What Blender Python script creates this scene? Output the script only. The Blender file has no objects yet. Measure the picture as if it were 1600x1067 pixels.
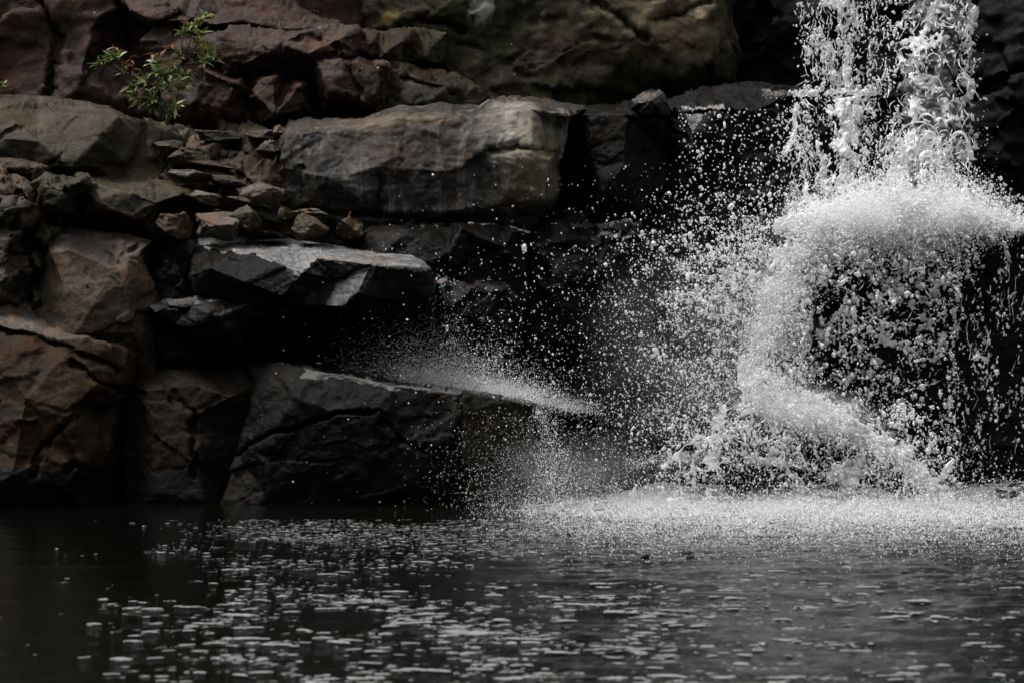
import bpy, math, random
import numpy as np
from mathutils import Vector, Matrix
from mathutils.geometry import delaunay_2d_cdt

random.seed(7)
RNG = np.random.default_rng(7)
S = bpy.context.scene

# ------------------------------------------------------------------ camera, sky, sun, exposure
CAM_H = 1.285
cam = bpy.data.cameras.new('camera')
cam.lens = 72.0
cam.sensor_width = 36.0
cam.clip_start = 0.1
cam.clip_end = 400.0
cam.dof.use_dof = True
cam.dof.focus_distance = 16.4
cam.dof.aperture_fstop = 3.2
cam_o = bpy.data.objects.new('camera', cam)
S.collection.objects.link(cam_o)
cam_o.location = (0, 0, CAM_H)
cam_o.rotation_euler = (math.radians(90), 0, 0)
S.camera = cam_o

SUN_EL, SUN_AZ = 65.0, -98.0       # azimuth measured clockwise from +Y (into the picture)
world = bpy.data.worlds.new('World')
S.world = world
world.use_nodes = True
nt = world.node_tree
bg = nt.nodes['Background']
sky = nt.nodes.new('ShaderNodeTexSky')
sky.sky_type = 'NISHITA'
sky.sun_disc = False
sky.sun_elevation = math.radians(SUN_EL)
sky.sun_rotation = math.radians(SUN_AZ)
sky.dust_density = 4.0
hs = nt.nodes.new('ShaderNodeHueSaturation')      # overcast: cloud washes the blue out
hs.inputs['Saturation'].default_value = 0.32
nt.links.new(sky.outputs['Color'], hs.inputs['Color'])
nt.links.new(hs.outputs['Color'], bg.inputs['Color'])
bg.inputs['Strength'].default_value = 0.13

sun = bpy.data.lights.new('sun', 'SUN')
sun.energy = 1.5
sun.angle = math.radians(12)
sun.color = (1.0, 0.965, 0.91)
sun_o = bpy.data.objects.new('sun', sun)
S.collection.objects.link(sun_o)
_az, _el = math.radians(SUN_AZ), math.radians(SUN_EL)
_d = Vector((math.sin(_az) * math.cos(_el), math.cos(_az) * math.cos(_el), math.sin(_el)))
sun_o.rotation_euler = (-_d).to_track_quat('-Z', 'Y').to_euler()
sun_o.location = _d * 30

S.view_settings.view_transform = 'Standard'
S.view_settings.look = 'None'
S.view_settings.gamma = 1.0
S.view_settings.use_curve_mapping = False
S.view_settings.exposure = 1.38
S.render.engine = 'CYCLES'
S.cycles.max_bounces = 12
S.cycles.diffuse_bounces = 10
S.cycles.glossy_bounces = 3
S.cycles.volume_bounces = 1
S.cycles.volume_step_rate = 2.0
S.cycles.volume_max_steps = 96
S.cycles.transparent_max_bounces = 24
S.cycles.use_denoising = True

# ------------------------------------------------------------------ helpers
KPX = 0.005 / 16.0      # metres per photo pixel per metre of distance


def W(px, py, Y):
    px = np.asarray(px, float); py = np.asarray(py, float); Y = np.asarray(Y, float)
    px, py, Y = np.broadcast_arrays(px, py, Y)
    return np.stack([(px - 800.0) * KPX * Y, Y, CAM_H - (py - 533.5) * KPX * Y], axis=-1)


def _hash(ix, iy, iz, seed):
    h = (ix.astype(np.int64) * 374761393 + iy.astype(np.int64) * 668265263 + iz.astype(np.int64) * 2147483647 + seed * 974634777) & 0xFFFFFFFF
    h = ((h ^ (h >> 13)) * 1274126177) & 0xFFFFFFFF
    h = ((h ^ (h >> 16)) * 2246822519) & 0xFFFFFFFF
    h = h ^ (h >> 15)
    return (h & 0xFFFFFF).astype(np.float64) / 0xFFFFFF


def vnoise(p, seed=0):
    i = np.floor(p).astype(np.int64)
    f = p - i
    u = f * f * f * (f * (f * 6 - 15) + 10)
    out = 0.0
    for dx in (0, 1):
        wx = u[:, 0] if dx else 1 - u[:, 0]
        for dy in (0, 1):
            wy = u[:, 1] if dy else 1 - u[:, 1]
            for dz in (0, 1):
                wz = u[:, 2] if dz else 1 - u[:, 2]
                out = out + wx * wy * wz * _hash(i[:, 0] + dx, i[:, 1] + dy, i[:, 2] + dz, seed)
    return out * 2 - 1


_R = np.array([[0.0, 0.8, 0.6], [-0.8, 0.36, -0.48], [-0.6, -0.48, 0.64]])


def fbm(p, octaves=4, seed=0, gain=0.5):
    a, s, t = 1.0, 0.0, 0.0
    for k in range(octaves):
        s = s + a * vnoise(p, seed + k * 17)
        t += a
        a *= gain
        p = (p @ _R.T) * 2.03 + 3.7
    return s / t


def ridged(p, octaves=3, seed=0, gain=0.55):
    a, s, t = 1.0, 0.0, 0.0
    for k in range(octaves):
        n = 1 - np.abs(vnoise(p, seed + k * 31)) * 2.0
        s = s + a * n
        t += a
        a *= gain
        p = (p @ _R.T) * 2.07 + 5.1
    return s / t


def facet(p, seed=0):
    """chipped-stone displacement: every Voronoi cell is a randomly tilted plane"""
    i = np.floor(p).astype(np.int64)
    best = np.full(len(p), 1e9)
    val = np.zeros(len(p))
    for dx in (-1, 0, 1):
        for dy in (-1, 0, 1):
            for dz in (-1, 0, 1):
                cx, cy, cz = i[:, 0] + dx, i[:, 1] + dy, i[:, 2] + dz
                c = np.stack([cx + _hash(cx, cy, cz, seed + 1), cy + _hash(cx, cy, cz, seed + 2), cz + _hash(cx, cy, cz, seed + 3)], -1)
                d = p - c
                dd = (d * d).sum(1)
                g = np.stack([_hash(cx, cy, cz, seed + 4), _hash(cx, cy, cz, seed + 5), _hash(cx, cy, cz, seed + 6)], -1) * 2 - 1
                v = (_hash(cx, cy, cz, seed + 7) - 0.5) * 0.8 + (d * g).sum(1)
                m = dd < best
                best = np.where(m, dd, best)
                val = np.where(m, v, val)
    return val


def mesh_from(name, V, faces_flat, loop_tot, mat, smooth=True):
    me = bpy.data.meshes.new(name)
    V = np.ascontiguousarray(V, np.float32)
    faces_flat = np.ascontiguousarray(faces_flat, np.int32)
    loop_tot = np.ascontiguousarray(loop_tot, np.int32)
    me.vertices.add(len(V)); me.vertices.foreach_set('co', V.ravel())
    me.loops.add(len(faces_flat)); me.loops.foreach_set('vertex_index', faces_flat)
    me.polygons.add(len(loop_tot))
    st = np.zeros(len(loop_tot), np.int32)
    st[1:] = np.cumsum(loop_tot)[:-1]
    me.polygons.foreach_set('loop_start', st)
    me.polygons.foreach_set('use_smooth', np.full(len(loop_tot), smooth, bool))
    me.update(calc_edges=True)
    me.validate()
    if mat:
        me.materials.append(mat)
    return me


def mk(name, V, F, mat, smooth=True, parent=None):
    """F: (n,3) or (n,4) int array or list of such arrays"""
    if not isinstance(F, list):
        F = [F]
    flat = np.concatenate([np.asarray(f).ravel() for f in F])
    tot = np.concatenate([np.full(len(f), np.asarray(f).shape[1]) for f in F])
    me = mesh_from(name, V, flat, tot, mat, smooth)
    o = bpy.data.objects.new(name, me)
    S.collection.objects.link(o)
    if parent:
        o.parent = parent
    return o


def tag(o, label=None, cat=None, group=None, kind=None):
    if label: o['label'] = label
    if cat: o['category'] = cat
    if group: o['group'] = group
    if kind: o['kind'] = kind
    return o


def empty(name, loc):
    o = bpy.data.objects.new(name, None)
    o.location = loc
    o.empty_display_size = 0.1
    S.collection.objects.link(o)
    return o


def vnormals(V, T):
    a, b, c = V[T[:, 0]], V[T[:, 1]], V[T[:, 2]]
    fn = np.cross(b - a, c - a)
    N = np.zeros_like(V)
    for k in range(3):
        np.add.at(N, T[:, k], fn)
    return N / np.maximum(np.linalg.norm(N, axis=1, keepdims=True), 1e-12)


def seg_dist(P, A, B):
    d = B - A
    t = np.clip(((P - A) @ d) / max(d @ d, 1e-9), 0, 1)
    return np.linalg.norm(P - (A + t[:, None] * d), axis=1)


def poly_dist(P, pts, closed=False):
    pts = np.asarray(pts, float)
    n = len(pts)
    best = np.full(len(P), 1e9)
    for i in range(n if closed else n - 1):
        best = np.minimum(best, seg_dist(P, pts[i], pts[(i + 1) % n]))
    return best


def inside(P, poly):
    poly = np.asarray(poly, float)
    r = np.zeros(len(P), bool)
    j = len(poly) - 1
    for i in range(len(poly)):
        xi, yi = poly[i]; xj, yj = poly[j]
        if yi != yj:
            c = ((yi > P[:, 1]) != (yj > P[:, 1])) & (P[:, 0] < (xj - xi) * (P[:, 1] - yi) / (yj - yi) + xi)
            r ^= c
        j = i
    return r


# ------------------------------------------------------------------ materials
def new_mat(name):
    m = bpy.data.materials.new(name)
    m.use_nodes = True
    t = m.node_tree
    return m, t, t.nodes['Principled BSDF']


def nd(t, kind, **kw):
    n = t.nodes.new(kind)
    for k, v in kw.items():
        if k in n.inputs.keys():
            n.inputs[k].default_value = v
        else:
            setattr(n, k, v)
    return n


def mixc(t, a, b, fac, mode='MIX'):
    m = t.nodes.new('ShaderNodeMix')
    m.data_type = 'RGBA'
    m.blend_type = mode
    for sock, v in ((m.inputs[6], a), (m.inputs[7], b), (m.inputs[0], fac)):
        if hasattr(v, 'links'):
            t.links.new(v, sock)
        elif isinstance(v, (tuple, list)):
            sock.default_value = (*v, 1.0) if len(v) == 3 else v
        else:
            sock.default_value = v
    return m.outputs[2]


def ramp(t, src, stops, interp='LINEAR'):
    r = t.nodes.new('ShaderNodeValToRGB')
    r.color_ramp.interpolation = interp
    e = r.color_ramp.elements
    while len(e) < len(stops):
        e.new(0.5)
    for el, (p, c) in zip(e, stops):
        el.position = p
        el.color = (*c, 1.0) if isinstance(c, (tuple, list)) else (c, c, c, 1.0)
    t.links.new(src, r.inputs['Fac'])
    return r.outputs['Color']


def noise(t, vec, scale, detail=6, rough=0.6, dist=0.0):
    n = nd(t, 'ShaderNodeTexNoise')
    n.inputs['Scale'].default_value = scale
    n.inputs['Detail'].default_value = detail
    n.inputs['Roughness'].default_value = rough
    n.inputs['Distortion'].default_value = dist
    t.links.new(vec, n.inputs['Vector'])
    return n.outputs['Fac']


def mapped(t, vec, scale, rot=(0, 0, 0), loc=(0, 0, 0)):
    m = nd(t, 'ShaderNodeMapping')
    m.inputs['Scale'].default_value = scale
    m.inputs['Rotation'].default_value = rot
    m.inputs['Location'].default_value = loc
    t.links.new(vec, m.inputs['Vector'])
    return m.outputs['Vector']


def rock_mat(name, dark, mid, light, rough=0.55, streak=0.0, lichen=0.0, lichen_c=(0.42, 0.40, 0.36), moss=0.0, wetline=None, off=0.0, bump=0.5, spec=0.5, strata=0.25, k=1.0, blobs=()):
    m, t, b = new_mat(name)
    dark, mid, light = (tuple(c * k for c in q) for q in (dark, mid, light))
    pos = nd(t, 'ShaderNodeNewGeometry').outputs['Position']
    vec = mapped(t, pos, (1, 1, 1), loc=(off, off * 1.7, -off))
    n1 = noise(t, vec, 1.6, 8, 0.62, 0.4)
    col = ramp(t, n1, [(0.30, dark), (0.50, mid), (0.70, light)])
    n2 = noise(t, vec, 7.0, 9, 0.7, 0.2)
    col = mixc(t, col, ramp(t, n2, [(0.32, 0.45), (0.5, 0.95), (0.68, 1.5)]), 0.85, 'MULTIPLY')
    # fine mineral grain
    n3 = noise(t, vec, 46.0, 4, 0.75)
    col = mixc(t, col, ramp(t, n3, [(0.34, 0.45), (0.5, 1.0), (0.66, 1.7)]), 0.85, 'MULTIPLY')
    # rusty and grey stain patches
    n4 = noise(t, mapped(t, vec, (1, 1, 1), loc=(9, 3, 5)), 2.6, 6, 0.6, 0.6)
    col = mixc(t, col, tuple(min(1, c * k) for c, k in zip(mid, (1.7, 1.1, 0.7))), ramp(t, n4, [(0.52, 0.0), (0.66, 0.6)]))
    if streak > 0:
        sv = mapped(t, vec, (5.0, 5.0, 0.35))
        n5 = noise(t, sv, 1.3, 7, 0.65, 0.3)
        col = mixc(t, col, (0.16, 0.15, 0.14), ramp(t, n5, [(0.54, 0.0), (0.72, streak)]))
        n6 = noise(t, mapped(t, vec, (6.0, 6.0, 0.3), loc=(4, 4, 4)), 1.1, 6, 0.6)
        col = mixc(t, col, (0.012, 0.012, 0.013), ramp(t, n6, [(0.52, 0.0), (0.66, min(1, streak * 1.4))]))
    for bx, by, bY, rad, bc, bs in blobs:       # a differently coloured patch of the stone, ragged at its edge
        c0 = W(bx, by, bY)
        sub_ = nd(t, 'ShaderNodeVectorMath', operation='SUBTRACT')
        t.links.new(pos, sub_.inputs[0]); sub_.inputs[1].default_value = c0.tolist()
        sq = nd(t, 'ShaderNodeVectorMath', operation='MULTIPLY')
        t.links.new(sub_.outputs[0], sq.inputs[0]); sq.inputs[1].default_value = (1 / rad[0], .35 / rad[0], 1 / rad[1])
        ln = nd(t, 'ShaderNodeVectorMath', operation='LENGTH')
        t.links.new(sq.outputs[0], ln.inputs[0])
        ad = nd(t, 'ShaderNodeMath', operation='MULTIPLY_ADD')
        nb = noise(t, mapped(t, vec, (3.0, 3.0, 3.0 if len(bc) == 3 else .5)), 2.0, 8, .65)
        t.links.new(nb, ad.inputs[0]); ad.inputs[1].default_value = 1.6
        t.links.new(ln.outputs['Value'], ad.inputs[2])
        mr = nd(t, 'ShaderNodeMapRange')
        mr.inputs[1].default_value = 1.05; mr.inputs[2].default_value = 1.75
        mr.inputs[3].default_value = bs; mr.inputs[4].default_value = 0.0
        t.links.new(ad.outputs[0], mr.inputs[0])
        tint = mixc(t, tuple(bc[:3]), ramp(t, n2, [(0.32, 0.5), (0.5, 1.0), (0.68, 1.5)]), 0.9, 'MULTIPLY')
        col = mixc(t, col, tint, mr.outputs[0])
    if moss > 0:
        n7 = noise(t, mapped(t, vec, (1, 1, 1), loc=(-7, 2, 1)), 3.2, 8, 0.65, 0.5)
        col = mixc(t, col, (0.035, 0.042, 0.012), ramp(t, n7, [(0.52, 0.0), (0.68, moss)]))
    if lichen > 0:
        n8 = noise(t, mapped(t, vec, (1, 1, 1), loc=(2, -5, 8)), 9.0, 5, 0.6, 0.2)
        n9 = noise(t, mapped(t, vec, (1, 1, 1), loc=(1, 15, 3)), 1.4, 2, 0.5)
        f = nd(t, 'ShaderNodeMath', operation='MULTIPLY')
        t.links.new(ramp(t, n8, [(0.66, 0.0), (0.69, 1.0)]), f.inputs[0])
        t.links.new(ramp(t, n9, [(0.55, 0.0), (0.62, lichen)]), f.inputs[1])
        col = mixc(t, col, lichen_c, f.outputs[0])
    if wetline is not None:     # dark tide mark the pool leaves on the stone
        sep = nd(t, 'ShaderNodeSeparateXYZ')
        t.links.new(pos, sep.inputs[0])
        ma = nd(t, 'ShaderNodeMath', operation='MULTIPLY_ADD')
        t.links.new(n2, ma.inputs[0]); ma.inputs[1].default_value = 0.16
        t.links.new(sep.outputs['Z'], ma.inputs[2])
        col = mixc(t, (0.0055, 0.0062, 0.0072), col, ramp(t, ma.outputs[0], [(wetline, 0.0), (wetline + 0.05, 1.0)]))
    t.links.new(col, b.inputs['Base Color'])
    rr = ramp(t, n2, [(0.35, max(0.08, rough - 0.16)), (0.65, min(1.0, rough + 0.18))])
    t.links.new(rr, b.inputs['Roughness'])
    b.inputs['Specular IOR Level'].default_value = spec
    # bump: grain, pits and bedding lines
    nb1 = noise(t, vec, 14.0, 10, 0.72, 0.3)
    nb2 = noise(t, mapped(t, vec, (1.2, 1.2, 9.0), rot=(0, math.radians(9), 0)), 2.2, 8, 0.7, 0.5)
    vo = nd(t, 'ShaderNodeTexVoronoi', feature='DISTANCE_TO_EDGE')
    vo.inputs['Scale'].default_value = 2.3
    wv = nd(t, 'ShaderNodeVectorMath', operation='ADD')
    nz = nd(t, 'ShaderNodeTexNoise'); nz.inputs['Scale'].default_value = 3.0; nz.inputs['Detail'].default_value = 5
    t.links.new(vec, nz.inputs['Vector'])
    sc = nd(t, 'ShaderNodeVectorMath', operation='SCALE'); sc.inputs['Scale'].default_value = 0.45
    t.links.new(nz.outputs['Color'], sc.inputs[0])
    t.links.new(vec, wv.inputs[0]); t.links.new(sc.outputs[0], wv.inputs[1])
    t.links.new(wv.outputs[0], vo.inputs['Vector'])
    ck = ramp(t, vo.outputs['Distance'], [(0.0, 0.0), (0.03, 1.0)])
    h1 = mixc(t, nb1, nb2, strata)
    h2 = mixc(t, h1, ck, 0.05)
    bp = nd(t, 'ShaderNodeBump')
    bp.inputs['Strength'].default_value = bump
    bp.inputs['Distance'].default_value = 0.05
    t.links.new(h2, bp.inputs['Height'])
    t.links.new(bp.outputs['Normal'], b.inputs['Normal'])
    return m


M = {}
M['tan'] = rock_mat('tan_sandstone', (0.053, 0.041, 0.027), (0.108, 0.085, 0.056), (0.185, 0.150, 0.105), 0.62, off=0.0, moss=0.25, k=0.25, spec=0.1)
M['rust'] = rock_mat('rusty_sandstone', (0.028, 0.020, 0.012), (0.072, 0.044, 0.024), (0.13, 0.076, 0.038), 0.6, off=3.1, wetline=0.36, moss=0.2, k=0.28, spec=0.06)
M['brown'] = rock_mat('brown_sandstone', (0.030, 0.024, 0.018), (0.075, 0.057, 0.040), (0.13, 0.098, 0.066), 0.6, off=5.3, moss=0.3, k=0.55, spec=0.12)
M['streak'] = rock_mat('streaked_sandstone', (0.030, 0.028, 0.027), (0.070, 0.060, 0.050), (0.13, 0.105, 0.078), 0.5, streak=0.8, off=8.7, strata=0.35, lichen=0.5, k=0.38, blobs=[(800, 205, 17.5, (.38, .45), (.19, .175, .15, 1), .85), (840, 260, 17.4, (.35, .5), (.115, .09, .055), .6), (600, 190, 17.6, (.8, .12), (.10, .075, .05), .6)], spec=0.08)
M['red'] = rock_mat('dark_red_sandstone', (0.025, 0.015, 0.012), (0.058, 0.036, 0.028), (0.105, 0.070, 0.054), 0.65, off=1.4, lichen=0.9, k=0.5, spec=0.1)
M['cliff'] = rock_mat('olive_cliff_stone', (0.018, 0.015, 0.011), (0.045, 0.036, 0.023), (0.085, 0.066, 0.042), 0.62, off=6.6, moss=0.5, lichen=0.7, streak=0.18, k=0.36, blobs=[(1045, 40, 19.2, (.75, .5), (.15, .115, .075), .85), (612, 28, 19.9, (.12, .12), (.10, .075, .02), .7), (752, 14, 19.7, (.16, .2), (.42, .39, .33), .85)], spec=0.06)
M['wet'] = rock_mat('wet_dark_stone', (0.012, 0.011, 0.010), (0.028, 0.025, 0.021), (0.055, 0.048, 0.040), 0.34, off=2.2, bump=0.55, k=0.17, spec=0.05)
M['slab'] = rock_mat('wet_slab_stone', (0.020, 0.018, 0.016), (0.045, 0.040, 0.034), (0.085, 0.076, 0.066), 0.36, off=4.4, bump=0.7, spec=0.12, strata=0.5, k=0.13)
M['black'] = rock_mat('soaked_black_stone', (0.006, 0.006, 0.006), (0.013, 0.012, 0.011), (0.028, 0.026, 0.024), 0.55, off=7.7, bump=0.6, k=0.25, spec=0.08)
M['wet_sheen'] = rock_mat('painted_wet_sheen', (0.09, 0.09, 0.09), (0.16, 0.16, 0.162), (0.24, 0.24, 0.24), 0.36, off=4.0, bump=0.9, spec=0.5, strata=0.6, k=0.62)  # pale colour painted for sky sheen on wet tops and rims
M['lit_grey'] = rock_mat('painted_glint_grey', (0.03, 0.03, 0.03), (0.06, 0.06, 0.06), (0.09, 0.09, 0.09), 0.4, off=4.7, bump=.5, k=0.6, spec=0.3)  # lighter grey painted for glints on wet edges and a lit facet
M['deep'] = rock_mat('dark_brown_stone', (0.010, 0.008, 0.006), (0.020, 0.015, 0.011), (0.034, 0.025, 0.017), 0.6, off=5.9, wetline=.3, k=0.42, spec=0.05)
M['pale'] = rock_mat('pale_loose_stone', (0.060, 0.050, 0.042), (0.12, 0.098, 0.080), (0.19, 0.16, 0.135), 0.7, off=9.9, k=0.5, spec=0.12)

# ------------------------------------------------------------------ rocks
def cdt(pts, edges, faces, typ):
    r = delaunay_2d_cdt([Vector((float(a), float(b))) for a, b in pts], edges, faces, typ, 1e-5)
    return [(v.x, v.y) for v in r[0]], r[1], r[2], r[3]


def rock(name, mat, outline, inner=(), dY=0.0, thick=1.2, step=26.0, sub=3, rim=(9.0, 0.07), amp=(0.035, 0.045, 0.012), cell=3.2, cracks=(), crack=(5.0, 0.07), seed=0, creases=(), patches=()):
    prevY = 16.0
    def norm(lst):
        out = []
        nonlocal prevY
        for q in lst:
            if len(q) == 3: prevY = q[2]
            out.append((q[0], q[1], prevY + dY))
        return out
    ol = norm(outline); inn = norm(inner)
    allp = ol + inn
    n = len(ol)
    ce = [(n + a, n + b) for a, b in creases]
    v2, e2, f2, org = cdt([(a, b) for a, b, _ in allp], ce, [list(range(n))], 1)
    dep = np.array([allp[o[0]][2] if o else np.nan for o in org])
    v2 = np.array(v2)
    ok = ~np.isnan(dep)
    if not ok.all():
        for i in np.where(~ok)[0]:
            d = ((v2[ok] - v2[i]) ** 2).sum(1)
            dep[i] = dep[ok][np.argmin(d)]
    tris = np.array([f for f in f2 if len(f) == 3])
    # medium mesh: coarse edges densified + jittered grid
    P, D, E = [tuple(p) for p in v2], list(dep), []
    es = set()
    for f in tris:
        for k in range(3):
            a, b = int(f[k]), int(f[(k + 1) % 3])
            es.add((min(a, b), max(a, b)))
    for a, b in sorted(es):
        L = np.linalg.norm(v2[a] - v2[b])
        k = max(1, int(round(L / step)))
        prev = a
        for j in range(1, k):
            w = j / k
            P.append(tuple(v2[a] * (1 - w) + v2[b] * w)); D.append(dep[a] * (1 - w) + dep[b] * w)
            E.append((prev, len(P) - 1)); prev = len(P) - 1
        E.append((prev, b))
    x0, y0 = v2.min(0); x1, y1 = v2.max(0)
    gx, gy = np.meshgrid(np.arange(x0 + step / 2, x1, step), np.arange(y0 + step / 2, y1, step * 0.87))
    gx = gx + (np.arange(gx.shape[0])[:, None] % 2) * step / 2
    rg = np.random.default_rng(seed + 11)
    G = np.stack([gx.ravel(), gy.ravel()], 1) + rg.uniform(-step * .28, step * .28, (gx.size, 2))
    olp = np.array([(a, b) for a, b, _ in ol])
    G = G[inside(G, olp)]
    if len(G):
        dm = np.full(len(G), 1e9)
        for a, b in es:
            dm = np.minimum(dm, seg_dist(G, v2[a], v2[b]))
        G = G[dm > step * 0.42]
    gd = np.full(len(G), np.nan)
    for f in tris:
        a, b, c = v2[f[0]], v2[f[1]], v2[f[2]]
        den = (b[1] - c[1]) * (a[0] - c[0]) + (c[0] - b[0]) * (a[1] - c[1])
        if abs(den) < 1e-9: continue
        l1 = ((b[1] - c[1]) * (G[:, 0] - c[0]) + (c[0] - b[0]) * (G[:, 1] - c[1])) / den
        l2 = ((c[1] - a[1]) * (G[:, 0] - c[0]) + (a[0] - c[0]) * (G[:, 1] - c[1])) / den
        l3 = 1 - l1 - l2
        m = (l1 >= -1e-6) & (l2 >= -1e-6) & (l3 >= -1e-6)
        gd[m] = l1[m] * dep[f[0]] + l2[m] * dep[f[1]] + l3[m] * dep[f[2]]
    keep = ~np.isnan(gd)
    for p, d in zip(G[keep], gd[keep]):
        P.append(tuple(p)); D.append(d)
    # outline loop of the medium mesh bounds it
    v3, e3, f3, org3 = cdt(P, E, [], 1)
    if not len(f3):
        v3, e3, f3, org3 = cdt(P, E, [], 0)
    v3 = np.array(v3)
    D = np.array(D)
    d3 = np.array([D[o[0]] if o else np.nan for o in org3])
    for i in np.where(np.isnan(d3))[0]:
        d = ((v3 - v3[i]) ** 2).sum(1); d[np.isnan(d3)] = 1e9
        d3[i] = d3[np.argmin(d)]
    T = np.array([f for f in f3 if len(f) == 3])
    cen = v3[T].mean(1)
    T = T[inside(cen, olp)]
    Q = np.column_stack([v3, d3])
    for _ in range(sub):
        e = np.sort(np.concatenate([T[:, [0, 1]], T[:, [1, 2]], T[:, [2, 0]]]), 1)
        ue, inv = np.unique(e, axis=0, return_inverse=True)
        inv = inv.ravel()
        mid = len(Q) + inv
        Q = np.concatenate([Q, (Q[ue[:, 0]] + Q[ue[:, 1]]) / 2])
        k = len(T)
        ab, bc, ca = mid[:k], mid[k:2 * k], mid[2 * k:]
        T = np.concatenate([np.stack([T[:, 0], ab, ca], 1), np.stack([ab, T[:, 1], bc], 1), np.stack([ca, bc, T[:, 2]], 1), np.stack([ab, bc, ca], 1)])
    used = np.unique(T)
    remap = np.full(len(Q), -1); remap[used] = np.arange(len(used))
    Q = Q[used]; T = remap[T]
    T = T[:, ::-1]
    XY = Q[:, :2]
    # rounded, worn rim and open cracks
    do = poly_dist(XY, olp, True)
    if rim[0] > 0:
        nr = rim[0] * (1 + 0.7 * fbm(np.column_stack([XY / 40.0, np.full(len(XY), seed * 1.0)]), 3, seed))
        q = np.clip(1 - do / np.maximum(nr, 2), 0, 1)
        Q[:, 2] += rim[1] * q * q
    for c in cracks:
        wob = np.column_stack([fbm(np.column_stack([XY / 18.0, np.zeros(len(XY))]), 3, seed + 5), fbm(np.column_stack([XY / 18.0, np.ones(len(XY))]), 3, seed + 9)]) * 7
        dc = poly_dist(XY + wob, c)
        Q[:, 2] += crack[1] * np.exp(-(dc / crack[0]) ** 2)
    V = W(Q[:, 0], Q[:, 1], Q[:, 2])
    # boundary loop
    de = np.concatenate([T[:, [0, 1]], T[:, [1, 2]], T[:, [2, 0]]])
    key = de[:, 0].astype(np.int64) * len(V) + de[:, 1]
    rkey = de[:, 1].astype(np.int64) * len(V) + de[:, 0]
    bd = de[~np.isin(key, rkey)]
    rings = [0.05, 0.14, 0.32, 0.65, 1.0]
    bv = np.unique(bd)
    loc = np.full(len(V), -1); loc[bv] = np.arange(len(bv))
    base = V[bv]
    Vs, Fs = [V], []
    prev = bv
    off = len(V)
    for r in rings:
        nv = base.copy(); nv[:, 1] += thick * r
        Vs.append(nv)
        cur = off + np.arange(len(bv))
        a, b = loc[bd[:, 0]], loc[bd[:, 1]]
        pa, pb = prev[a], prev[b]
        Fs.append(np.stack([pb, pa, cur[a]], 1)); Fs.append(np.stack([pb, cur[a], cur[b]], 1))
        prev = cur; off += len(bv)
    # back cap: fan to the centroid
    cpt = Vs[-1].mean(0, keepdims=True); Vs.append(cpt)
    a, b = loc[bd[:, 0]], loc[bd[:, 1]]
    Fs.append(np.stack([prev[b], prev[a], np.full(len(a), off)], 1))
    V = np.concatenate(Vs); T = np.concatenate([T] + Fs)
    N = vnormals(V, T)
    ws = V + 0.06 * np.column_stack([fbm(V * 2.2, 3, seed + 1), fbm(V * 2.2, 3, seed + 2), fbm(V * 2.2, 3, seed + 3)])
    bed = ws @ np.array([[1, 0, 0.14], [0, 1, 0], [-0.14, 0, 1]]).T
    d = amp[0] * 1.0 * fbm(V * 1.5, 4, seed + 40)
    d += 0.8 * amp[1] * facet(bed * np.array([cell * 0.75, cell * 0.75, cell * 1.25]), seed + 60)
    d += amp[1] * 0.40 * facet(bed * np.array([cell * 1.8, cell * 1.8, cell * 3.2]), seed + 80)
    d += amp[2] * 1.6 * fbm(V * 11, 4, seed + 90, 0.6)
    V = V + N * d[:, None]
    o = mk(name, V, T, M[mat])
    if patches:
        mi_ = np.zeros(len(T), np.int32)
        cq = Q[:, :2][np.minimum(T, len(Q) - 1)].mean(1)
        front = (T < len(Q)).all(1)
        for j, (poly, pm) in enumerate(patches):
            o.data.materials.append(M[pm])
            wq = cq + 5 * np.column_stack([fbm(np.column_stack([cq / 12, np.zeros(len(cq))]), 3, seed + 71), fbm(np.column_stack([cq / 12, np.ones(len(cq))]), 3, seed + 72)])
            mi_[front & inside(wq, poly)] = j + 1
        o.data.polygons.foreach_set('material_index', mi_)
    return o


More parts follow.
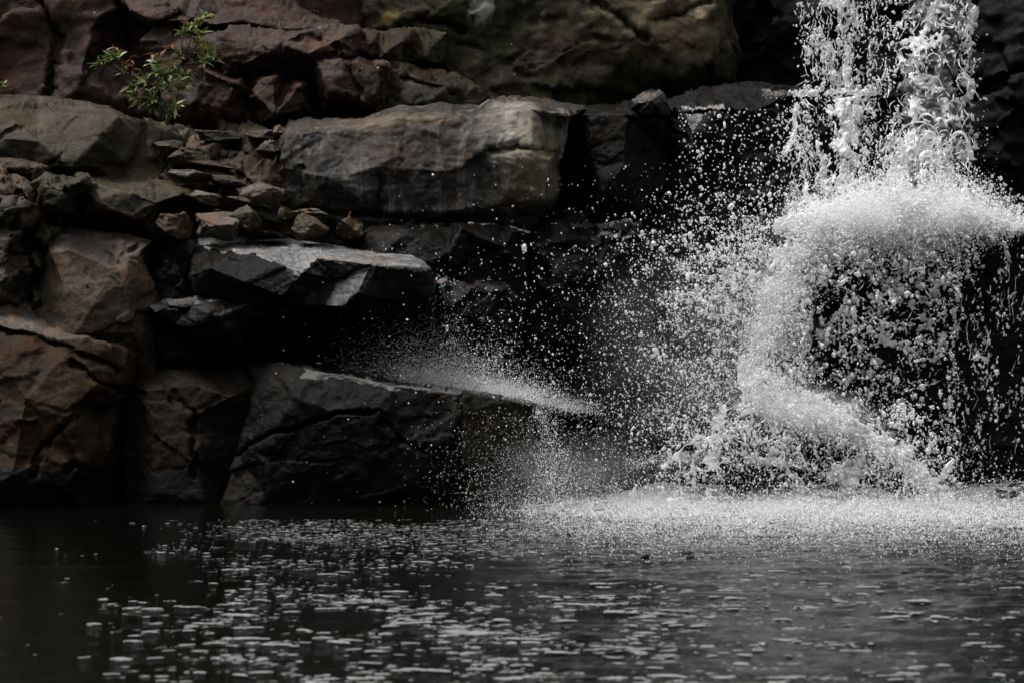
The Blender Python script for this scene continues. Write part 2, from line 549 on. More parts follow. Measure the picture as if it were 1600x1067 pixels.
def chunk(name, mat, cx, cy, w, h, Y, seed, dep=None, nsub=4, rot=0.0, amp=0.14):
    """small loose block: faceted closed stone, half extents from its photographed width and height"""
    import bmesh
    rg = np.random.default_rng(seed)
    bm = bmesh.new()
    pts = rg.normal(size=(14, 3)); pts /= np.linalg.norm(pts, axis=1, keepdims=True)
    pts *= rg.uniform(0.82, 1.18, (14, 1))
    for p in pts: bm.verts.new(p)
    bmesh.ops.convex_hull(bm, input=bm.verts)
    loose = [v for v in bm.verts if not v.link_faces]
    bmesh.ops.delete(bm, geom=loose, context='VERTS')
    bmesh.ops.triangulate(bm, faces=bm.faces)
    bm.verts.ensure_lookup_table(); bm.verts.index_update()
    V = np.array([v.co[:] for v in bm.verts]); T = np.array([[v.index for v in f.verts] for f in bm.faces])
    bm.free()
    for _ in range(nsub):
        e = np.sort(np.concatenate([T[:, [0, 1]], T[:, [1, 2]], T[:, [2, 0]]]), 1)
        ue, inv = np.unique(e, axis=0, return_inverse=True); inv = inv.ravel()
        mid = len(V) + inv
        V = np.concatenate([V, (V[ue[:, 0]] + V[ue[:, 1]]) / 2]); k = len(T)
        ab, bc, ca = mid[:k], mid[k:2 * k], mid[2 * k:]
        T = np.concatenate([np.stack([T[:, 0], ab, ca], 1), np.stack([ab, T[:, 1], bc], 1), np.stack([ca, bc, T[:, 2]], 1), np.stack([ab, bc, ca], 1)])
    r = np.linalg.norm(V, axis=1, keepdims=True)
    V = V * (1 - 0.25 * (1 - 1 / np.maximum(r, .3)) * 0 + 0)      # hull kept as is
    V = V / np.abs(V).max(0)
    N = vnormals(V, T)
    V = V + N * (amp * 0.5 * facet(V * 1.6 + seed, seed) + amp * 0.6 * fbm(V * 2.4 + seed, 4, seed) + 0.05 * fbm(V * 9, 3, seed))[:, None]
    hw, hh = w * KPX * Y / 2, h * KPX * Y / 2
    V = V * np.array([hw, (dep or (hw + hh) / 2), hh])
    c, s_ = math.cos(rot), math.sin(rot)
    V = V @ np.array([[c, 0, s_], [0, 1, 0], [-s_, 0, c]]).T
    o = mk(name, V, T, M[mat])
    o.location = W(cx, cy, Y).tolist()
    return o


# --- setting: cliffs, bedrock, unseen slopes added against the sky, pool
o = rock('cliff', 'red', [(-260, -260, 19.6), (60, -260), (200, -260, 19.7), (420, -260), (470, -120, 19.8), (560, 0, 19.9), (575, 60), (590, 200), (600, 420, 19.9), (-260, 420, 19.2)],
         [(60, 60, 19.2), (150, 30, 19.3), (185, 60, 19.6), (120, 140, 19.0), (260, 80, 19.5), (20, 20, 19.1), (330, -60, 19.5), (240, 180, 19.4)], thick=3, step=40, sub=3, amp=(0.05, 0.08, 0.016), cell=1.8, seed=101, rim=(10, .1),
         cracks=[[(185, -10), (195, 40), (205, 75)], [(60, 0), (90, 60), (80, 150)]], crack=(6, .18))
tag(o, kind='structure')
o = rock('cliff', 'cliff', [(440, -260, 20.0), (700, -260, 19.9), (1000, -260, 19.7), (1148, -260, 19.7), (1150, -40, 19.7), (1146, 40), (1156, 100), (1150, 132, 19.7), (1060, 152, 19.6), (1040, 420, 19.6), (560, 420, 20.0), (545, 200, 20.0), (540, 60, 20.0)],
         [(700, 10, 19.6), (760, 80, 19.65), (650, 60, 19.8), (860, 100, 19.5), (940, 20, 19.25), (1000, 60, 19.2), (1100, 30, 19.25), (1110, 110, 19.35), (970, 10, 19.2), (975, -60, 19.2), (1020, 130, 19.45), (880, -40, 19.5), (680, 150, 19.6), (900, 180, 19.5)], thick=3, step=36, sub=3, amp=(0.035, 0.05, 0.016), cell=1.7, seed=102, rim=(12, .15),
         cracks=[[(930, 5), (968, 25), (985, 45), (1010, 60)], [(1105, 105), (1105, 125), (1085, 145)], [(660, 30), (700, 38), (725, 50)], [(1020, 30), (1060, 22), (1110, 5)], [(570, 118), (640, 125), (700, 140)]], crack=(5, .10))
tag(o, kind='structure')
o = rock('cliff', 'black', [(1100, -260, 20.1), (1400, -260, 19.9), (1860, -260, 19.4), (1860, 480, 19.2), (1040, 480, 19.9), (1040, 150, 20.0), (1130, 140, 20.1)],
         [(1180, 60, 19.85), (1215, 20, 19.8), (1250, 90, 19.8), (1420, 0, 19.5), (1500, 150, 19.4), (1560, 40, 19.3), (1600, 130, 19.1), (1580, 250, 19.2), (1300, 200, 19.7)], thick=3, step=40, sub=3, amp=(0.12, 0.12, 0.02), cell=1.5, seed=103, rim=(0, 0),
         cracks=[[(1195, 0), (1190, 40), (1160, 60)], [(1510, 150), (1600, 110)]], crack=(6, .15))
tag(o, kind='structure')
o = rock('bedrock', 'black', [(-260, 230, 18.6), (300, 260, 18.7), (420, 300, 18.8), (700, 330, 18.5), (1100, 330, 18.2), (1860, 360, 17.9), (1860, 850, 17.6), (1000, 850, 17.7), (-260, 850, 17.7)],
         [(300, 500, 17.9), (600, 520, 17.9), (900, 480, 17.9), (900, 640, 17.7), (1250, 520, 17.5), (1500, 520, 17.3)], thick=1.0, step=44, sub=3, amp=(0.12, 0.14, 0.02), cell=1.6, seed=104, rim=(0, 0))
tag(o, kind='structure')

# pool water
def pool():
    xs = np.concatenate([np.linspace(-60, -6.2, 30)[:-1], np.arange(-6.2, 6.2, 0.032), np.linspace(6.2, 60, 30)])
    ys = np.concatenate([np.linspace(-40, 6.6, 24)[:-1], np.arange(6.6, 17.4, 0.034), np.linspace(17.4, 21, 6)])
    X, Y = np.meshgrid(xs, ys)
    P = np.column_stack([X.ravel(), Y.ravel(), np.zeros(X.size)])
    near = np.exp(-np.maximum(0, np.hypot((P[:, 0] - 2.6) / 2.2, (P[:, 1] - 16.2) / 1.6) - 0.6))
    right = 1 / (1 + np.exp(-(P[:, 0] + 0.4 * (14 - P[:, 1]) * 0.5) * 1.3))
    a = 0.0018 + 0.0110 * right + 0.022 * near
    q = P * np.array([3.0, 5.0, 1])
    q2 = P * np.array([9.0, 15.0, 1])
    z = a * (fbm(q, 3, 5) * 1.2 + 0.45 * fbm(q2, 3, 9)) 
    P[:, 2] = z
    n, m_ = len(ys), len(xs)
    idx = np.arange(n * m_).reshape(n, m_)
    F = np.stack([idx[:-1, :-1].ravel(), idx[:-1, 1:].ravel(), idx[1:, 1:].ravel(), idx[1:, :-1].ravel()], 1)
    m, t, b = new_mat('pool_water')
    b.inputs['Base Color'].default_value = (0.0012, 0.0018, 0.0010, 1)
    b.inputs['Roughness'].default_value = 0.07
    b.inputs['IOR'].default_value = 1.33
    pos = nd(t, 'ShaderNodeNewGeometry').outputs['Position']
    h = noise(t, mapped(t, pos, (17, 30, 1)), 1.0, 4, 0.6, 0.3)
    sx = nd(t, 'ShaderNodeSeparateXYZ'); t.links.new(pos, sx.inputs[0])
    mr = nd(t, 'ShaderNodeMapRange')
    mr.inputs[1].default_value = -3.0; mr.inputs[2].default_value = 1.5; mr.inputs[3].default_value = .14; mr.inputs[4].default_value = .5
    t.links.new(sx.outputs['X'], mr.inputs[0])
    bp = nd(t, 'ShaderNodeBump'); bp.inputs['Distance'].default_value = 0.02
    t.links.new(mr.outputs[0], bp.inputs['Strength'])
    t.links.new(h, bp.inputs['Height']); t.links.new(bp.outputs['Normal'], b.inputs['Normal'])
    o = mk('water', P, F, m)
    tag(o, kind='structure')
pool()


def unseen_bank():
    """unseen wooded bank, added behind and beside the viewer to block low sky"""
    na, nr = 150, 36
    az = np.linspace(math.radians(45), math.radians(315), na)
    rr = np.linspace(0, 1, nr)
    A, R = np.meshgrid(az, rr)
    rad = 14.0 + 9 * R
    X = np.sin(A) * rad; Y = np.cos(A) * rad + 2
    Z = -1.0 + 24 * R ** 0.9
    P = np.column_stack([X.ravel(), Y.ravel(), Z.ravel()])
    n = fbm(P * 0.5, 5, 3)
    P *= (1 + 0.05 * n)[:, None]
    P[:, 2] += 1.6 * fbm(P * 0.7, 4, 8)
    idx = np.arange(na * nr).reshape(nr, na)
    F = np.stack([idx[:-1, :-1].ravel(), idx[1:, :-1].ravel(), idx[1:, 1:].ravel(), idx[:-1, 1:].ravel()], 1)
    m, t, b = new_mat('unseen_woods')
    pos = nd(t, 'ShaderNodeNewGeometry').outputs['Position']
    t.links.new(ramp(t, noise(t, pos, 1.3, 8, 0.7), [(0.3, (0.015, 0.02, 0.008)), (0.7, (0.05, 0.065, 0.022))]), b.inputs['Base Color'])
    b.inputs['Roughness'].default_value = 0.9
    o = mk('unseen_hillside', P, F, m)
    tag(o, kind='structure')
unseen_bank()


def unseen_upper_slope():
    """unseen wooded slope, added above the cliff top to keep sky off the pool"""
    xs = np.linspace(-30, 30, 90); vs = np.linspace(0, 1, 40)
    X, Vv = np.meshgrid(xs, vs)
    P = np.column_stack([X.ravel(), (20.9 + 15 * Vv).ravel(), (5.4 + 19 * Vv ** .9).ravel()])
    P[:, 1] -= 0.012 * P[:, 0] ** 2 * 0.9
    P += np.column_stack([fbm(P * .6, 4, 91), fbm(P * .6, 4, 92), 1.3 * fbm(P * .8, 4, 93)]) * np.clip(Vv.ravel() * 6, .1, 1)[:, None]
    idx = np.arange(90 * 40).reshape(40, 90)
    F = np.stack([idx[:-1, :-1].ravel(), idx[:-1, 1:].ravel(), idx[1:, 1:].ravel(), idx[1:, :-1].ravel()], 1)
    o = mk('unseen_hillside', P, F, bpy.data.materials['unseen_woods'])
    tag(o, kind='structure')
unseen_upper_slope()

# ------------------------------------------------------------------ the rocks, back to front
def R(name, mat, label, cat, outline, inner=(), group=None, **kw):
    o = rock(name, mat, outline, inner, **kw)
    tag(o, label, cat, group)
    return o


# stepped dark red slabs under the left cliff
R('rock_slab', 'red', 'dark red sloping slab at the top edge of the photo, right of the shrub', 'rock',
  [(188, -30, 19.2), (330, -40, 19.3), (440, -12, 19.4), (478, 10), (515, 28), (548, 42, 19.3), (520, 52, 18.9), (470, 48, 18.8), (420, 44, 18.8), (380, 36, 18.8), (330, 42, 18.75), (280, 34, 18.75), (235, 34, 18.75), (200, 18, 18.8)],
  [(260, 5, 18.95), (340, 10, 19.0), (420, 15, 19.05), (300, 30, 18.7), (470, 34, 19.0)], thick=1.2, amp=(.03, .06, .014), cell=2.2, seed=1, rim=(6, .05), cracks=[[(262, 30), (285, 22), (300, 33)]], step=22)
R('rock_slab', 'red', 'dark red broken block with peaked ridge above the shrub, under the top red slab', 'rock',
  [(218, 60, 18.9), (250, 40, 18.95), (330, 38, 18.9), (400, 36, 18.9), (430, 44), (470, 46), (520, 40, 18.8), (562, 46, 18.7), (566, 70), (560, 92, 18.6), (520, 100, 18.55), (480, 130, 18.6), (420, 150, 18.7), (320, 170, 18.7), (240, 130, 18.8)],
  [(345, 62, 18.5), (400, 70, 18.45), (440, 72, 18.35), (468, 54, 18.5), (530, 62, 18.5), (480, 84, 18.3), (300, 80, 18.5), (380, 100, 18.4), (540, 84, 18.45)], thick=1.2, amp=(.03, .07, .014), cell=2.2, seed=2, rim=(6, .05), step=22,
  cracks=[[(440, 72), (475, 58), (500, 62), (545, 80)], [(335, 85), (345, 130)]])
R('rock_slab', 'red', 'dark red upright block below the shrub, leaning on the left cliff', 'rock',
  [(290, 92, 18.8), (335, 85, 18.7), (352, 100), (388, 112), (400, 150), (398, 195), (380, 212), (310, 210), (250, 190, 18.8), (240, 150)],
  [(320, 110, 18.35), (370, 130, 18.3), (350, 170, 18.35), (300, 160, 18.4)], thick=1.0, amp=(.03, .06, .014), cell=2.2, seed=3, rim=(6, .05), step=22)
R('rock_slab', 'red', 'dark red low block with a pale top rim, left of the wide streaked block', 'rock',
  [(388, 116, 18.7), (420, 113, 18.7), (450, 118), (484, 127), (492, 150), (498, 186), (470, 200), (420, 204), (396, 200), (386, 160)],
  [(425, 122, 18.3), (470, 132, 18.25), (480, 170, 18.3), (430, 180, 18.2), (400, 150, 18.35)], thick=1.0, amp=(.03, .05, .012), seed=4, rim=(8, .1), step=20)
R('rock_slab', 'red', 'dark red square block with a flat pale top, behind the wide streaked block', 'rock',
  [(486, 88, 18.75), (500, 82, 18.8), (540, 86), (580, 94), (610, 100), (608, 130), (605, 190), (560, 196), (500, 190), (488, 150)],
  [(495, 98, 18.35), (540, 100, 18.3), (598, 106, 18.35), (520, 140, 18.22), (570, 160, 18.3), (595, 140, 18.42)], thick=1.2, amp=(.03, .05, .012), seed=5, rim=(8, .1), step=20, cracks=[[(545, 110), (560, 150), (548, 185)]])
R('ledge', 'cliff', 'olive ledge with a thin pale rim, under the yellow lichen patch', 'rock ledge',
  [(560, 50, 19.2), (600, 47, 19.3), (650, 42), (700, 50, 19.4), (700, 108, 19.3), (640, 104, 19.1), (590, 96, 18.9), (562, 88)],
  [(585, 60, 18.95), (640, 56, 19.05), (600, 84, 18.85), (660, 90, 19.05)], thick=1.0, amp=(.03, .05, .012), seed=6, rim=(7, .1), step=20, cracks=[[(592, 50), (592, 92)]])
R('ledge', 'cliff', 'olive sloping ledge behind the wide streaked block', 'rock ledge',
  [(596, 100, 18.9), (650, 104, 19.1), (710, 108, 19.2), (760, 140, 19.2), (770, 190), (600, 196, 18.7)],
  [(640, 120, 18.85), (700, 140, 18.9), (660, 160, 18.7)], thick=1.0, amp=(.04, .05, .012), seed=7, rim=(7, .08), step=22, cracks=[[(632, 118), (660, 132), (705, 145)]])

# sloping apron of broken stone between the boulders and the wide block
R('rock_apron', 'brown', 'apron of shattered flat stone left of the wide streaked block', 'rock',
  [(230, 190, 18.4), (290, 200, 18.5), (360, 205, 18.5), (440, 210, 18.4), (470, 250, 18.1), (470, 330, 17.7), (560, 345, 17.8), (560, 380, 17.8), (300, 385, 17.65), (235, 330, 17.6), (225, 250, 17.9)],
  [(300, 240, 18.1), (360, 250, 18.05), (290, 270, 17.85), (345, 275, 17.7), (400, 280, 17.9), (385, 310, 17.7), (430, 335, 17.7), (330, 300, 17.7)], thick=.8, amp=(.06, .14, .02), cell=2.6, seed=8, step=16, rim=(0, 0),
  cracks=[[(285, 235), (330, 250), (372, 245)], [(270, 265), (330, 258), (375, 270)], [(345, 285), (375, 272), (390, 285)], [(350, 210), (365, 235), (390, 245)]], crack=(4, .09))

# big blocks of the middle tier
R('boulder', 'streak', 'wide grey-brown block with pale vertical streaks, in the middle', 'boulder',
  [(418, 262, 18.0), (428, 236, 18.0), (431, 214, 18.0), (440, 200, 18.1), (452, 187), (480, 184), (530, 186), (566, 185), (600, 172), (625, 164), (660, 165), (682, 160), (710, 163), (750, 166), (762, 156), (792, 150), (832, 150), (880, 157), (912, 163, 18.1), (919, 172, 18.0), (905, 178, 17.9), (893, 190, 17.75), (890, 215), (882, 242), (874, 262), (878, 290), (876, 312), (862, 328), (842, 345), (842, 380), (560, 380, 17.7), (470, 345, 17.7), (425, 330, 17.8), (410, 308), (406, 285)],
  [(445, 215, 17.65), (500, 205, 17.72), (560, 205, 17.7), (620, 186, 17.6), (700, 184, 17.55), (760, 182, 17.5), (830, 172, 17.5), (885, 182, 17.6), (440, 262, 17.55), (520, 280, 17.5), (600, 260, 17.45), (700, 270, 17.4), (760, 230, 17.38), (830, 240, 17.32), (860, 250, 17.4), (850, 310, 17.4), (780, 320, 17.38), (700, 330, 17.45), (590, 330, 17.5), (470, 310, 17.6), (740, 290, 17.42)],
  thick=1.6, amp=(.025, .022, .016), cell=1.8, seed=20, rim=(14, .16), step=24,
  cracks=[[(592, 272), (594, 300), (588, 342)], [(760, 232), (830, 236), (880, 244)], [(470, 262), (462, 290), (470, 310)], [(470, 330), (560, 336), (640, 342), (760, 338), (850, 334)]], crack=(4, .06))
R('boulder', 'wet', 'dark smooth upright block right of the wide streaked block', 'boulder',
  [(880, 190, 18.5), (918, 162, 18.4), (950, 160), (985, 156), (1036, 158), (1042, 190, 18.3), (1036, 230), (1044, 280), (1042, 352), (1000, 356), (950, 348), (870, 345, 18.4), (872, 260)],
  [(919, 180, 17.95), (925, 250, 17.9), (922, 335, 17.9), (980, 180, 17.8), (1025, 190, 17.95), (975, 260, 17.75), (1000, 330, 17.8), (940, 300, 17.8), (905, 200, 18.3), (905, 320, 18.3)], thick=1.4, amp=(.03, .03, .010), seed=21, rim=(8, .08), step=22, cell=1.5, cracks=[[(980, 180), (1010, 186), (1034, 182)]])
R('rock', 'slab', 'small shiny grey cap stone on top of the dark upright block', 'rock',
  [(980, 166, 18.1), (984, 154, 18.2), (998, 145, 18.3), (1012, 143), (1032, 150), (1041, 158, 18.2), (1036, 178, 18.0), (1010, 176, 17.9), (985, 172, 17.95)],
  [(995, 160, 17.85), (1018, 158, 17.8), (1028, 152, 18.0)], thick=.6, amp=(.03, .06, .015), cell=4, seed=22, patches=[([(982, 152), (998, 142), (1034, 148), (1042, 158), (1030, 164), (1012, 158), (990, 166)], 'lit_grey')], step=12, rim=(4, .04))  # the cap's shine is painted as a grey patch
R('ledge', 'black', 'black wet ledge with a shiny edge, between the cap stone and the waterfall', 'rock ledge',
  [(1040, 158, 18.6), (1070, 146, 18.8), (1110, 136, 19.2), (1155, 126, 19.3), (1260, 138, 19.2), (1400, 134, 19.1), (1410, 152, 18.4), (1330, 150, 18.3), (1230, 150, 18.35), (1180, 176, 18.3), (1100, 172, 18.25), (1050, 176, 18.3)],
  [(1100, 152, 18.7), (1160, 146, 18.8), (1200, 140, 18.9), (1130, 162, 18.45), (1300, 142, 18.8)], thick=1.0, amp=(.03, .05, .02), cell=3, seed=23, patches=[([(1066, 168), (1130, 164), (1132, 172), (1068, 174)], 'wet_sheen'), ([(1190, 142), (1240, 146), (1230, 153), (1192, 150)], 'lit_grey')], step=20, rim=(4, .05))  # edge shine painted in paler colour
R('boulder', 'black', 'black dripping wall under the black wet ledge, left of the falls', 'rock face',
  [(1044, 176, 18.5), (1100, 174, 18.4), (1180, 178, 18.4), (1230, 152, 18.4), (1420, 150, 18.5), (1420, 365, 18.2), (1044, 365, 18.3)],
  [(1070, 190, 18.35), (1085, 230, 18.2), (1110, 182, 18.25), (1095, 260, 18.4), (1150, 240, 18.35), (1200, 300, 18.2), (1260, 200, 18.3), (1330, 260, 18.25)], thick=1.0, amp=(.06, .09, .02), seed=24, patches=[([(1076, 180), (1102, 180), (1092, 216), (1080, 224)], 'lit_grey')], step=26)  # wet glint painted on the wall as a grey sliver

# left stack
R('boulder', 'tan', 'large tan boulder at the left edge, its right side a dark slanting face', 'boulder',
  [(-120, 136, 18.0), (0, 145, 18.0), (60, 149), (140, 158), (172, 166), (190, 175, 18.0), (228, 188, 18.1), (268, 198, 18.2), (284, 214, 18.2), (280, 240, 18.1), (264, 264, 17.9), (250, 290, 17.6), (180, 290, 17.5), (110, 275, 17.4), (50, 258, 17.3), (-120, 248, 17.2)],
  [(0, 166, 17.5), (90, 176, 17.5), (160, 184, 17.46), (184, 184, 17.5), (150, 222, 17.28), (112, 262, 17.15), (60, 222, 17.25), (0, 215, 17.25), (230, 225, 17.85), (205, 258, 17.6), (252, 215, 17.95), (160, 262, 17.4)],
  creases=[(3, 4), (4, 5)], thick=1.4, amp=(.03, .035, .010), cell=1.5, seed=30, rim=(7, .08), step=22, cracks=[[(80, 258), (95, 245), (95, 262)], [(0, 215), (25, 200), (40, 198)]], crack=(3, .04))
for k, (cx, cy, w, h, Y, mt, rt, lab) in enumerate([
    (262, 232, 44, 52, 17.7, 'brown', .2, 'squarish brown stone against the right end of the large tan boulder'),
    (286, 246, 40, 30, 17.6, 'brown', .1, 'small flat brown stone in front of the shattered apron, touching the tan boulder'),
    (345, 214, 60, 18, 18.2, 'brown', .1, 'low pale stone at the top of the shattered apron'),
    (318, 260, 84, 20, 17.8, 'brown', .1, 'longest flat pale flake on the shattered apron'),
    (352, 284, 56, 22, 17.5, 'brown', .2, 'knobbly brown flake low on the shattered apron'),
    (300, 275, 60, 16, 17.4, 'pale', .1, 'thin pale flake above the dark hollow'),
    (412, 213, 46, 20, 18.1, 'pale', .1, 'pale rounded stone tucked behind the left end of the wide block'),
    (436, 207, 22, 20, 18.0, 'pale', .4, 'small pale cube of stone on the left shoulder of the wide block'),
    (418, 234, 34, 34, 17.7, 'streak', .1, 'grey rounded stone beside the left end of the wide block')]):
    o = chunk('stone', mt, cx, cy, w * 1.35, h * 1.0, Y + .05, 300 + k, rot=rt, dep=.2, nsub=4)
    tag(o, lab, 'stone', 'loose stones between the big blocks')
o = chunk('boulder', 'pale', 414, 314, 78, 54, 17.35, 352, rot=.22, dep=.22, nsub=4, amp=.08)
tag(o, 'rounded reddish pale boulder below the left end of the wide block', 'boulder', 'loose stones between the big blocks')

R('ledge', 'tan', 'long tan ledge sloping right below the large tan boulder, dark hollow under its end', 'rock ledge',
  [(-120, 230, 17.3), (0, 238, 17.3), (60, 246), (110, 262), (165, 273), (240, 281), (300, 291, 17.3), (316, 298, 17.2), (306, 310, 16.9), (272, 309, 16.8), (250, 322, 16.75), (242, 345, 16.8), (242, 372, 16.9), (236, 382, 16.9), (180, 372), (125, 362), (98, 356), (110, 330), (122, 305, 16.8), (60, 290, 16.8), (0, 264, 16.8), (-120, 262, 16.8)],
  [(0, 250, 16.85), (60, 262, 16.75), (128, 284, 16.68), (152, 283, 16.75), (200, 300, 16.62), (245, 316, 16.62), (285, 302, 16.85), (180, 330, 16.55), (225, 345, 16.62), (140, 340, 16.62), (230, 290, 16.95), (150, 315, 16.56)],
  thick=1.2, dY=.3, amp=(.03, .045, .012), cell=2.2, seed=31, rim=(6, .06), step=20, cracks=[[(0, 268), (60, 285), (120, 290)], [(150, 285), (190, 292), (200, 300)], [(125, 262), (140, 290)]], crack=(4, .06))
R('rock', 'brown', 'brown split rock standing at the left edge below the long tan ledge', 'rock',
  [(-120, 256, 16.9), (0, 262, 16.85), (40, 272), (70, 290), (72, 330), (56, 360), (60, 400), (52, 440), (56, 490), (-120, 490)],
  [(10, 280, 16.6), (20, 330, 16.5), (40, 350, 16.55), (10, 400, 16.5), (35, 420, 16.55), (0, 460, 16.5), (40, 300, 16.6)], thick=1.0, amp=(.05, .08, .014), cell=2.4, seed=32, step=20,
  cracks=[[(20, 270), (30, 310), (24, 352)], [(-10, 355), (25, 352), (45, 370), (50, 420)]], crack=(5, .09))
R('rock', 'tan', 'chipped pale wedge of rock hanging under the long tan ledge', 'rock',
  [(45, 286, 16.75), (70, 275), (100, 280), (134, 276), (140, 290), (120, 306), (112, 330), (92, 352), (84, 345), (72, 325), (56, 305)],
  [(80, 292, 16.5), (108, 292, 16.48), (88, 325, 16.5), (122, 286, 16.55)], thick=.7, amp=(.03, .07, .012), cell=3.2, seed=33, step=16, rim=(5, .05))
R('rock', 'brown', 'narrow brown column of cracked rock left of the tan-faced block', 'rock',
  [(58, 330, 16.9), (80, 345, 16.9), (96, 355, 16.9), (80, 400), (72, 440), (66, 500), (44, 500), (48, 440), (44, 380)],
  [(64, 370, 16.65), (60, 420, 16.62), (58, 470, 16.65)], thick=.8, amp=(.03, .06, .012), cell=3, seed=34, step=16, rim=(5, .06))
R('boulder', 'brown', 'brown block with a tan sloping top face, above the big rust boulder', 'boulder',
  [(72, 362, 17.1), (86, 350, 17.15), (130, 355, 17.15), (182, 362, 17.15), (222, 370), (238, 378, 17.1), (226, 394, 17.0), (222, 412, 16.9), (236, 440), (246, 480), (250, 600), (205, 610), (120, 600), (30, 520), (52, 470, 16.9), (62, 420, 16.9), (70, 390)],
  [(76, 394, 16.72), (110, 390, 16.66), (135, 402, 16.62), (180, 420, 16.6), (200, 402, 16.75), (228, 384, 17.0), (100, 450, 16.58), (150, 470, 16.5), (195, 440, 16.6), (210, 520, 16.6), (120, 520, 16.5), (216, 400, 16.85)],
  creases=[(0, 1), (1, 2), (2, 3), (3, 4), (4, 5)], thick=1.3, patches=[([(84, 352), (232, 374), (226, 398), (206, 402), (182, 420), (135, 404), (110, 391), (76, 394)], 'pale')], amp=(.03, .03, .010), cell=1.6, seed=35, dY=-.12, rim=(6, .07), step=22, cracks=[[(182, 418), (196, 400), (230, 378)], [(160, 395), (172, 402), (176, 415)]], crack=(3.5, .06))  # pale patch paints the tan top face as lit, brighter than its stone
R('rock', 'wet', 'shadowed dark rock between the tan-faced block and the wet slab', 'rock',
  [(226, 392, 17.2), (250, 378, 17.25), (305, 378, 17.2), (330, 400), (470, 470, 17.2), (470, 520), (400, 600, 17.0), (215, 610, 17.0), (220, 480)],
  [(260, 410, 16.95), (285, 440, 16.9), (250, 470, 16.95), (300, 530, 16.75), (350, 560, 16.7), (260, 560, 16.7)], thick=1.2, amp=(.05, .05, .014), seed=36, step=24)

# rubble just above the wet slab
for k, (cx, cy, w, h, Y, mt, rt, lab) in enumerate([
    (276, 358, 62, 42, 16.95, 'brown', .05, 'angular brown stone under the dark hollow at the end of the tan ledge'),
    (346, 352, 74, 44, 17.0, 'pale', .0, 'humped grey stone just above the left end of the wet slab'),
    (384, 344, 44, 40, 17.1, 'brown', -.2, 'dark slanting stone behind the humped grey stone'),
    (404, 334, 80, 26, 17.4, 'brown', .15, 'flat brown stone lying below the rounded reddish boulder'),
    (400, 366, 90, 18, 17.15, 'wet', .08, 'thin flat stone lying on the back of the wet slab'),
    (482, 354, 56, 42, 17.2, 'brown', .1, 'round dark brown stone behind the wet slab'),
    (548, 362, 44, 38, 17.3, 'brown', -.05, 'brown stone against the left end of the band ledge'),
    (480, 332, 60, 12, 17.5, 'pale', .1, 'thin pale flake at the foot of the wide streaked block'),
    (325, 312, 50, 20, 17.2, 'pale', .25, 'crumbly pale lump at the tip of the long tan ledge'),
    (370, 318, 100, 26, 17.3, 'brown', .2, 'long sloping brown stone right of the dark hollow')]):
    o = chunk('stone', mt, cx, cy, w * 1.12, h * 1.15, Y, 400 + k, rot=rt, dep=.18, nsub=4)
    tag(o, lab, 'stone', 'loose stones between the big blocks')

# the ledges that lead to the falls
R('ledge', 'wet', 'long dark band-like ledge with a shiny rim below the wide streaked block', 'rock ledge',
  [(558, 378, 17.3), (562, 360, 17.4), (578, 347, 17.6), (640, 346), (700, 346), (780, 347), (812, 352, 17.5), (834, 362, 17.4), (830, 385), (824, 440, 17.3), (830, 480, 17.3), (690, 480, 17.2), (600, 440), (560, 400)],
  [(580, 366, 17.15), (640, 358, 17.1), (720, 358, 17.05), (800, 362, 17.1), (600, 395, 17.0), (700, 395, 16.95), (790, 388, 17.05), (708, 424, 17.0), (770, 415, 17.15), (740, 450, 17.1), (640, 420, 17.0)],
  thick=1.2, amp=(.025, .03, .010), cell=1.6, seed=40, patches=[([(660, 340), (700, 343), (782, 344), (816, 350), (836, 360), (834, 366), (810, 357), (780, 351), (740, 353), (700, 349), (660, 349)], 'wet_sheen')], rim=(6, .1), step=22, cracks=[[(703, 428), (722, 412), (745, 400), (790, 388), (826, 378)]], crack=(4, .07))  # wet sheen of the rim painted as a pale strip
R('ledge', 'black', 'black ledge with broken silvery edges, right of the band-like ledge', 'rock ledge',
  [(800, 352, 17.8), (880, 325, 18.0), (920, 334, 18.0), (924, 350, 17.9), (1000, 350, 17.9), (1002, 366, 17.6), (1040, 358, 17.8), (1060, 420, 17.7), (1060, 560, 17.6), (820, 560, 17.4), (822, 420, 17.5)],
  [(850, 345, 17.65), (880, 352, 17.5), (940, 352, 17.55), (890, 366, 17.45), (940, 364, 17.42), (995, 362, 17.45), (850, 395, 17.35), (920, 390, 17.4), (870, 440, 17.3), (940, 440, 17.35), (1000, 440, 17.5), (880, 520, 17.3), (960, 520, 17.4)],
  thick=1.2, amp=(.03, .07, .018), cell=2.4, seed=41, patches=[([(890, 346), (1002, 346), (1004, 353), (940, 353), (893, 353)], 'lit_grey'), ([(930, 360), (1004, 360), (1004, 366), (930, 366)], 'lit_grey'), ([(826, 382), (880, 386), (878, 394), (830, 393)], 'lit_grey'), ([(876, 322), (918, 330), (922, 338), (912, 336), (876, 328)], 'lit_grey')], rim=(5, .06), step=22, cracks=[[(895, 358), (1000, 360)], [(825, 392), (900, 388), (925, 394)], [(920, 395), (930, 430), (920, 480)]], crack=(3.5, .06))  # silvery edges are glints painted in grey
R('ledge', 'slab', 'small black shelf with a painted wet glint, right of the wet slab', 'rock ledge',
  [(672, 436, 17.0), (700, 436, 17.1), (760, 440), (800, 446), (812, 470), (800, 560), (690, 560), (676, 500)],
  [(690, 446, 16.8), (740, 448, 16.75), (780, 456, 16.8), (700, 480, 16.75), (760, 500, 16.8)], thick=.9, amp=(.03, .06, .014), seed=42, patches=[([(674, 434), (704, 436), (712, 444), (690, 448), (680, 446)], 'wet_sheen')], step=20, rim=(5, .07))  # the glint is a pale patch painted on the stone
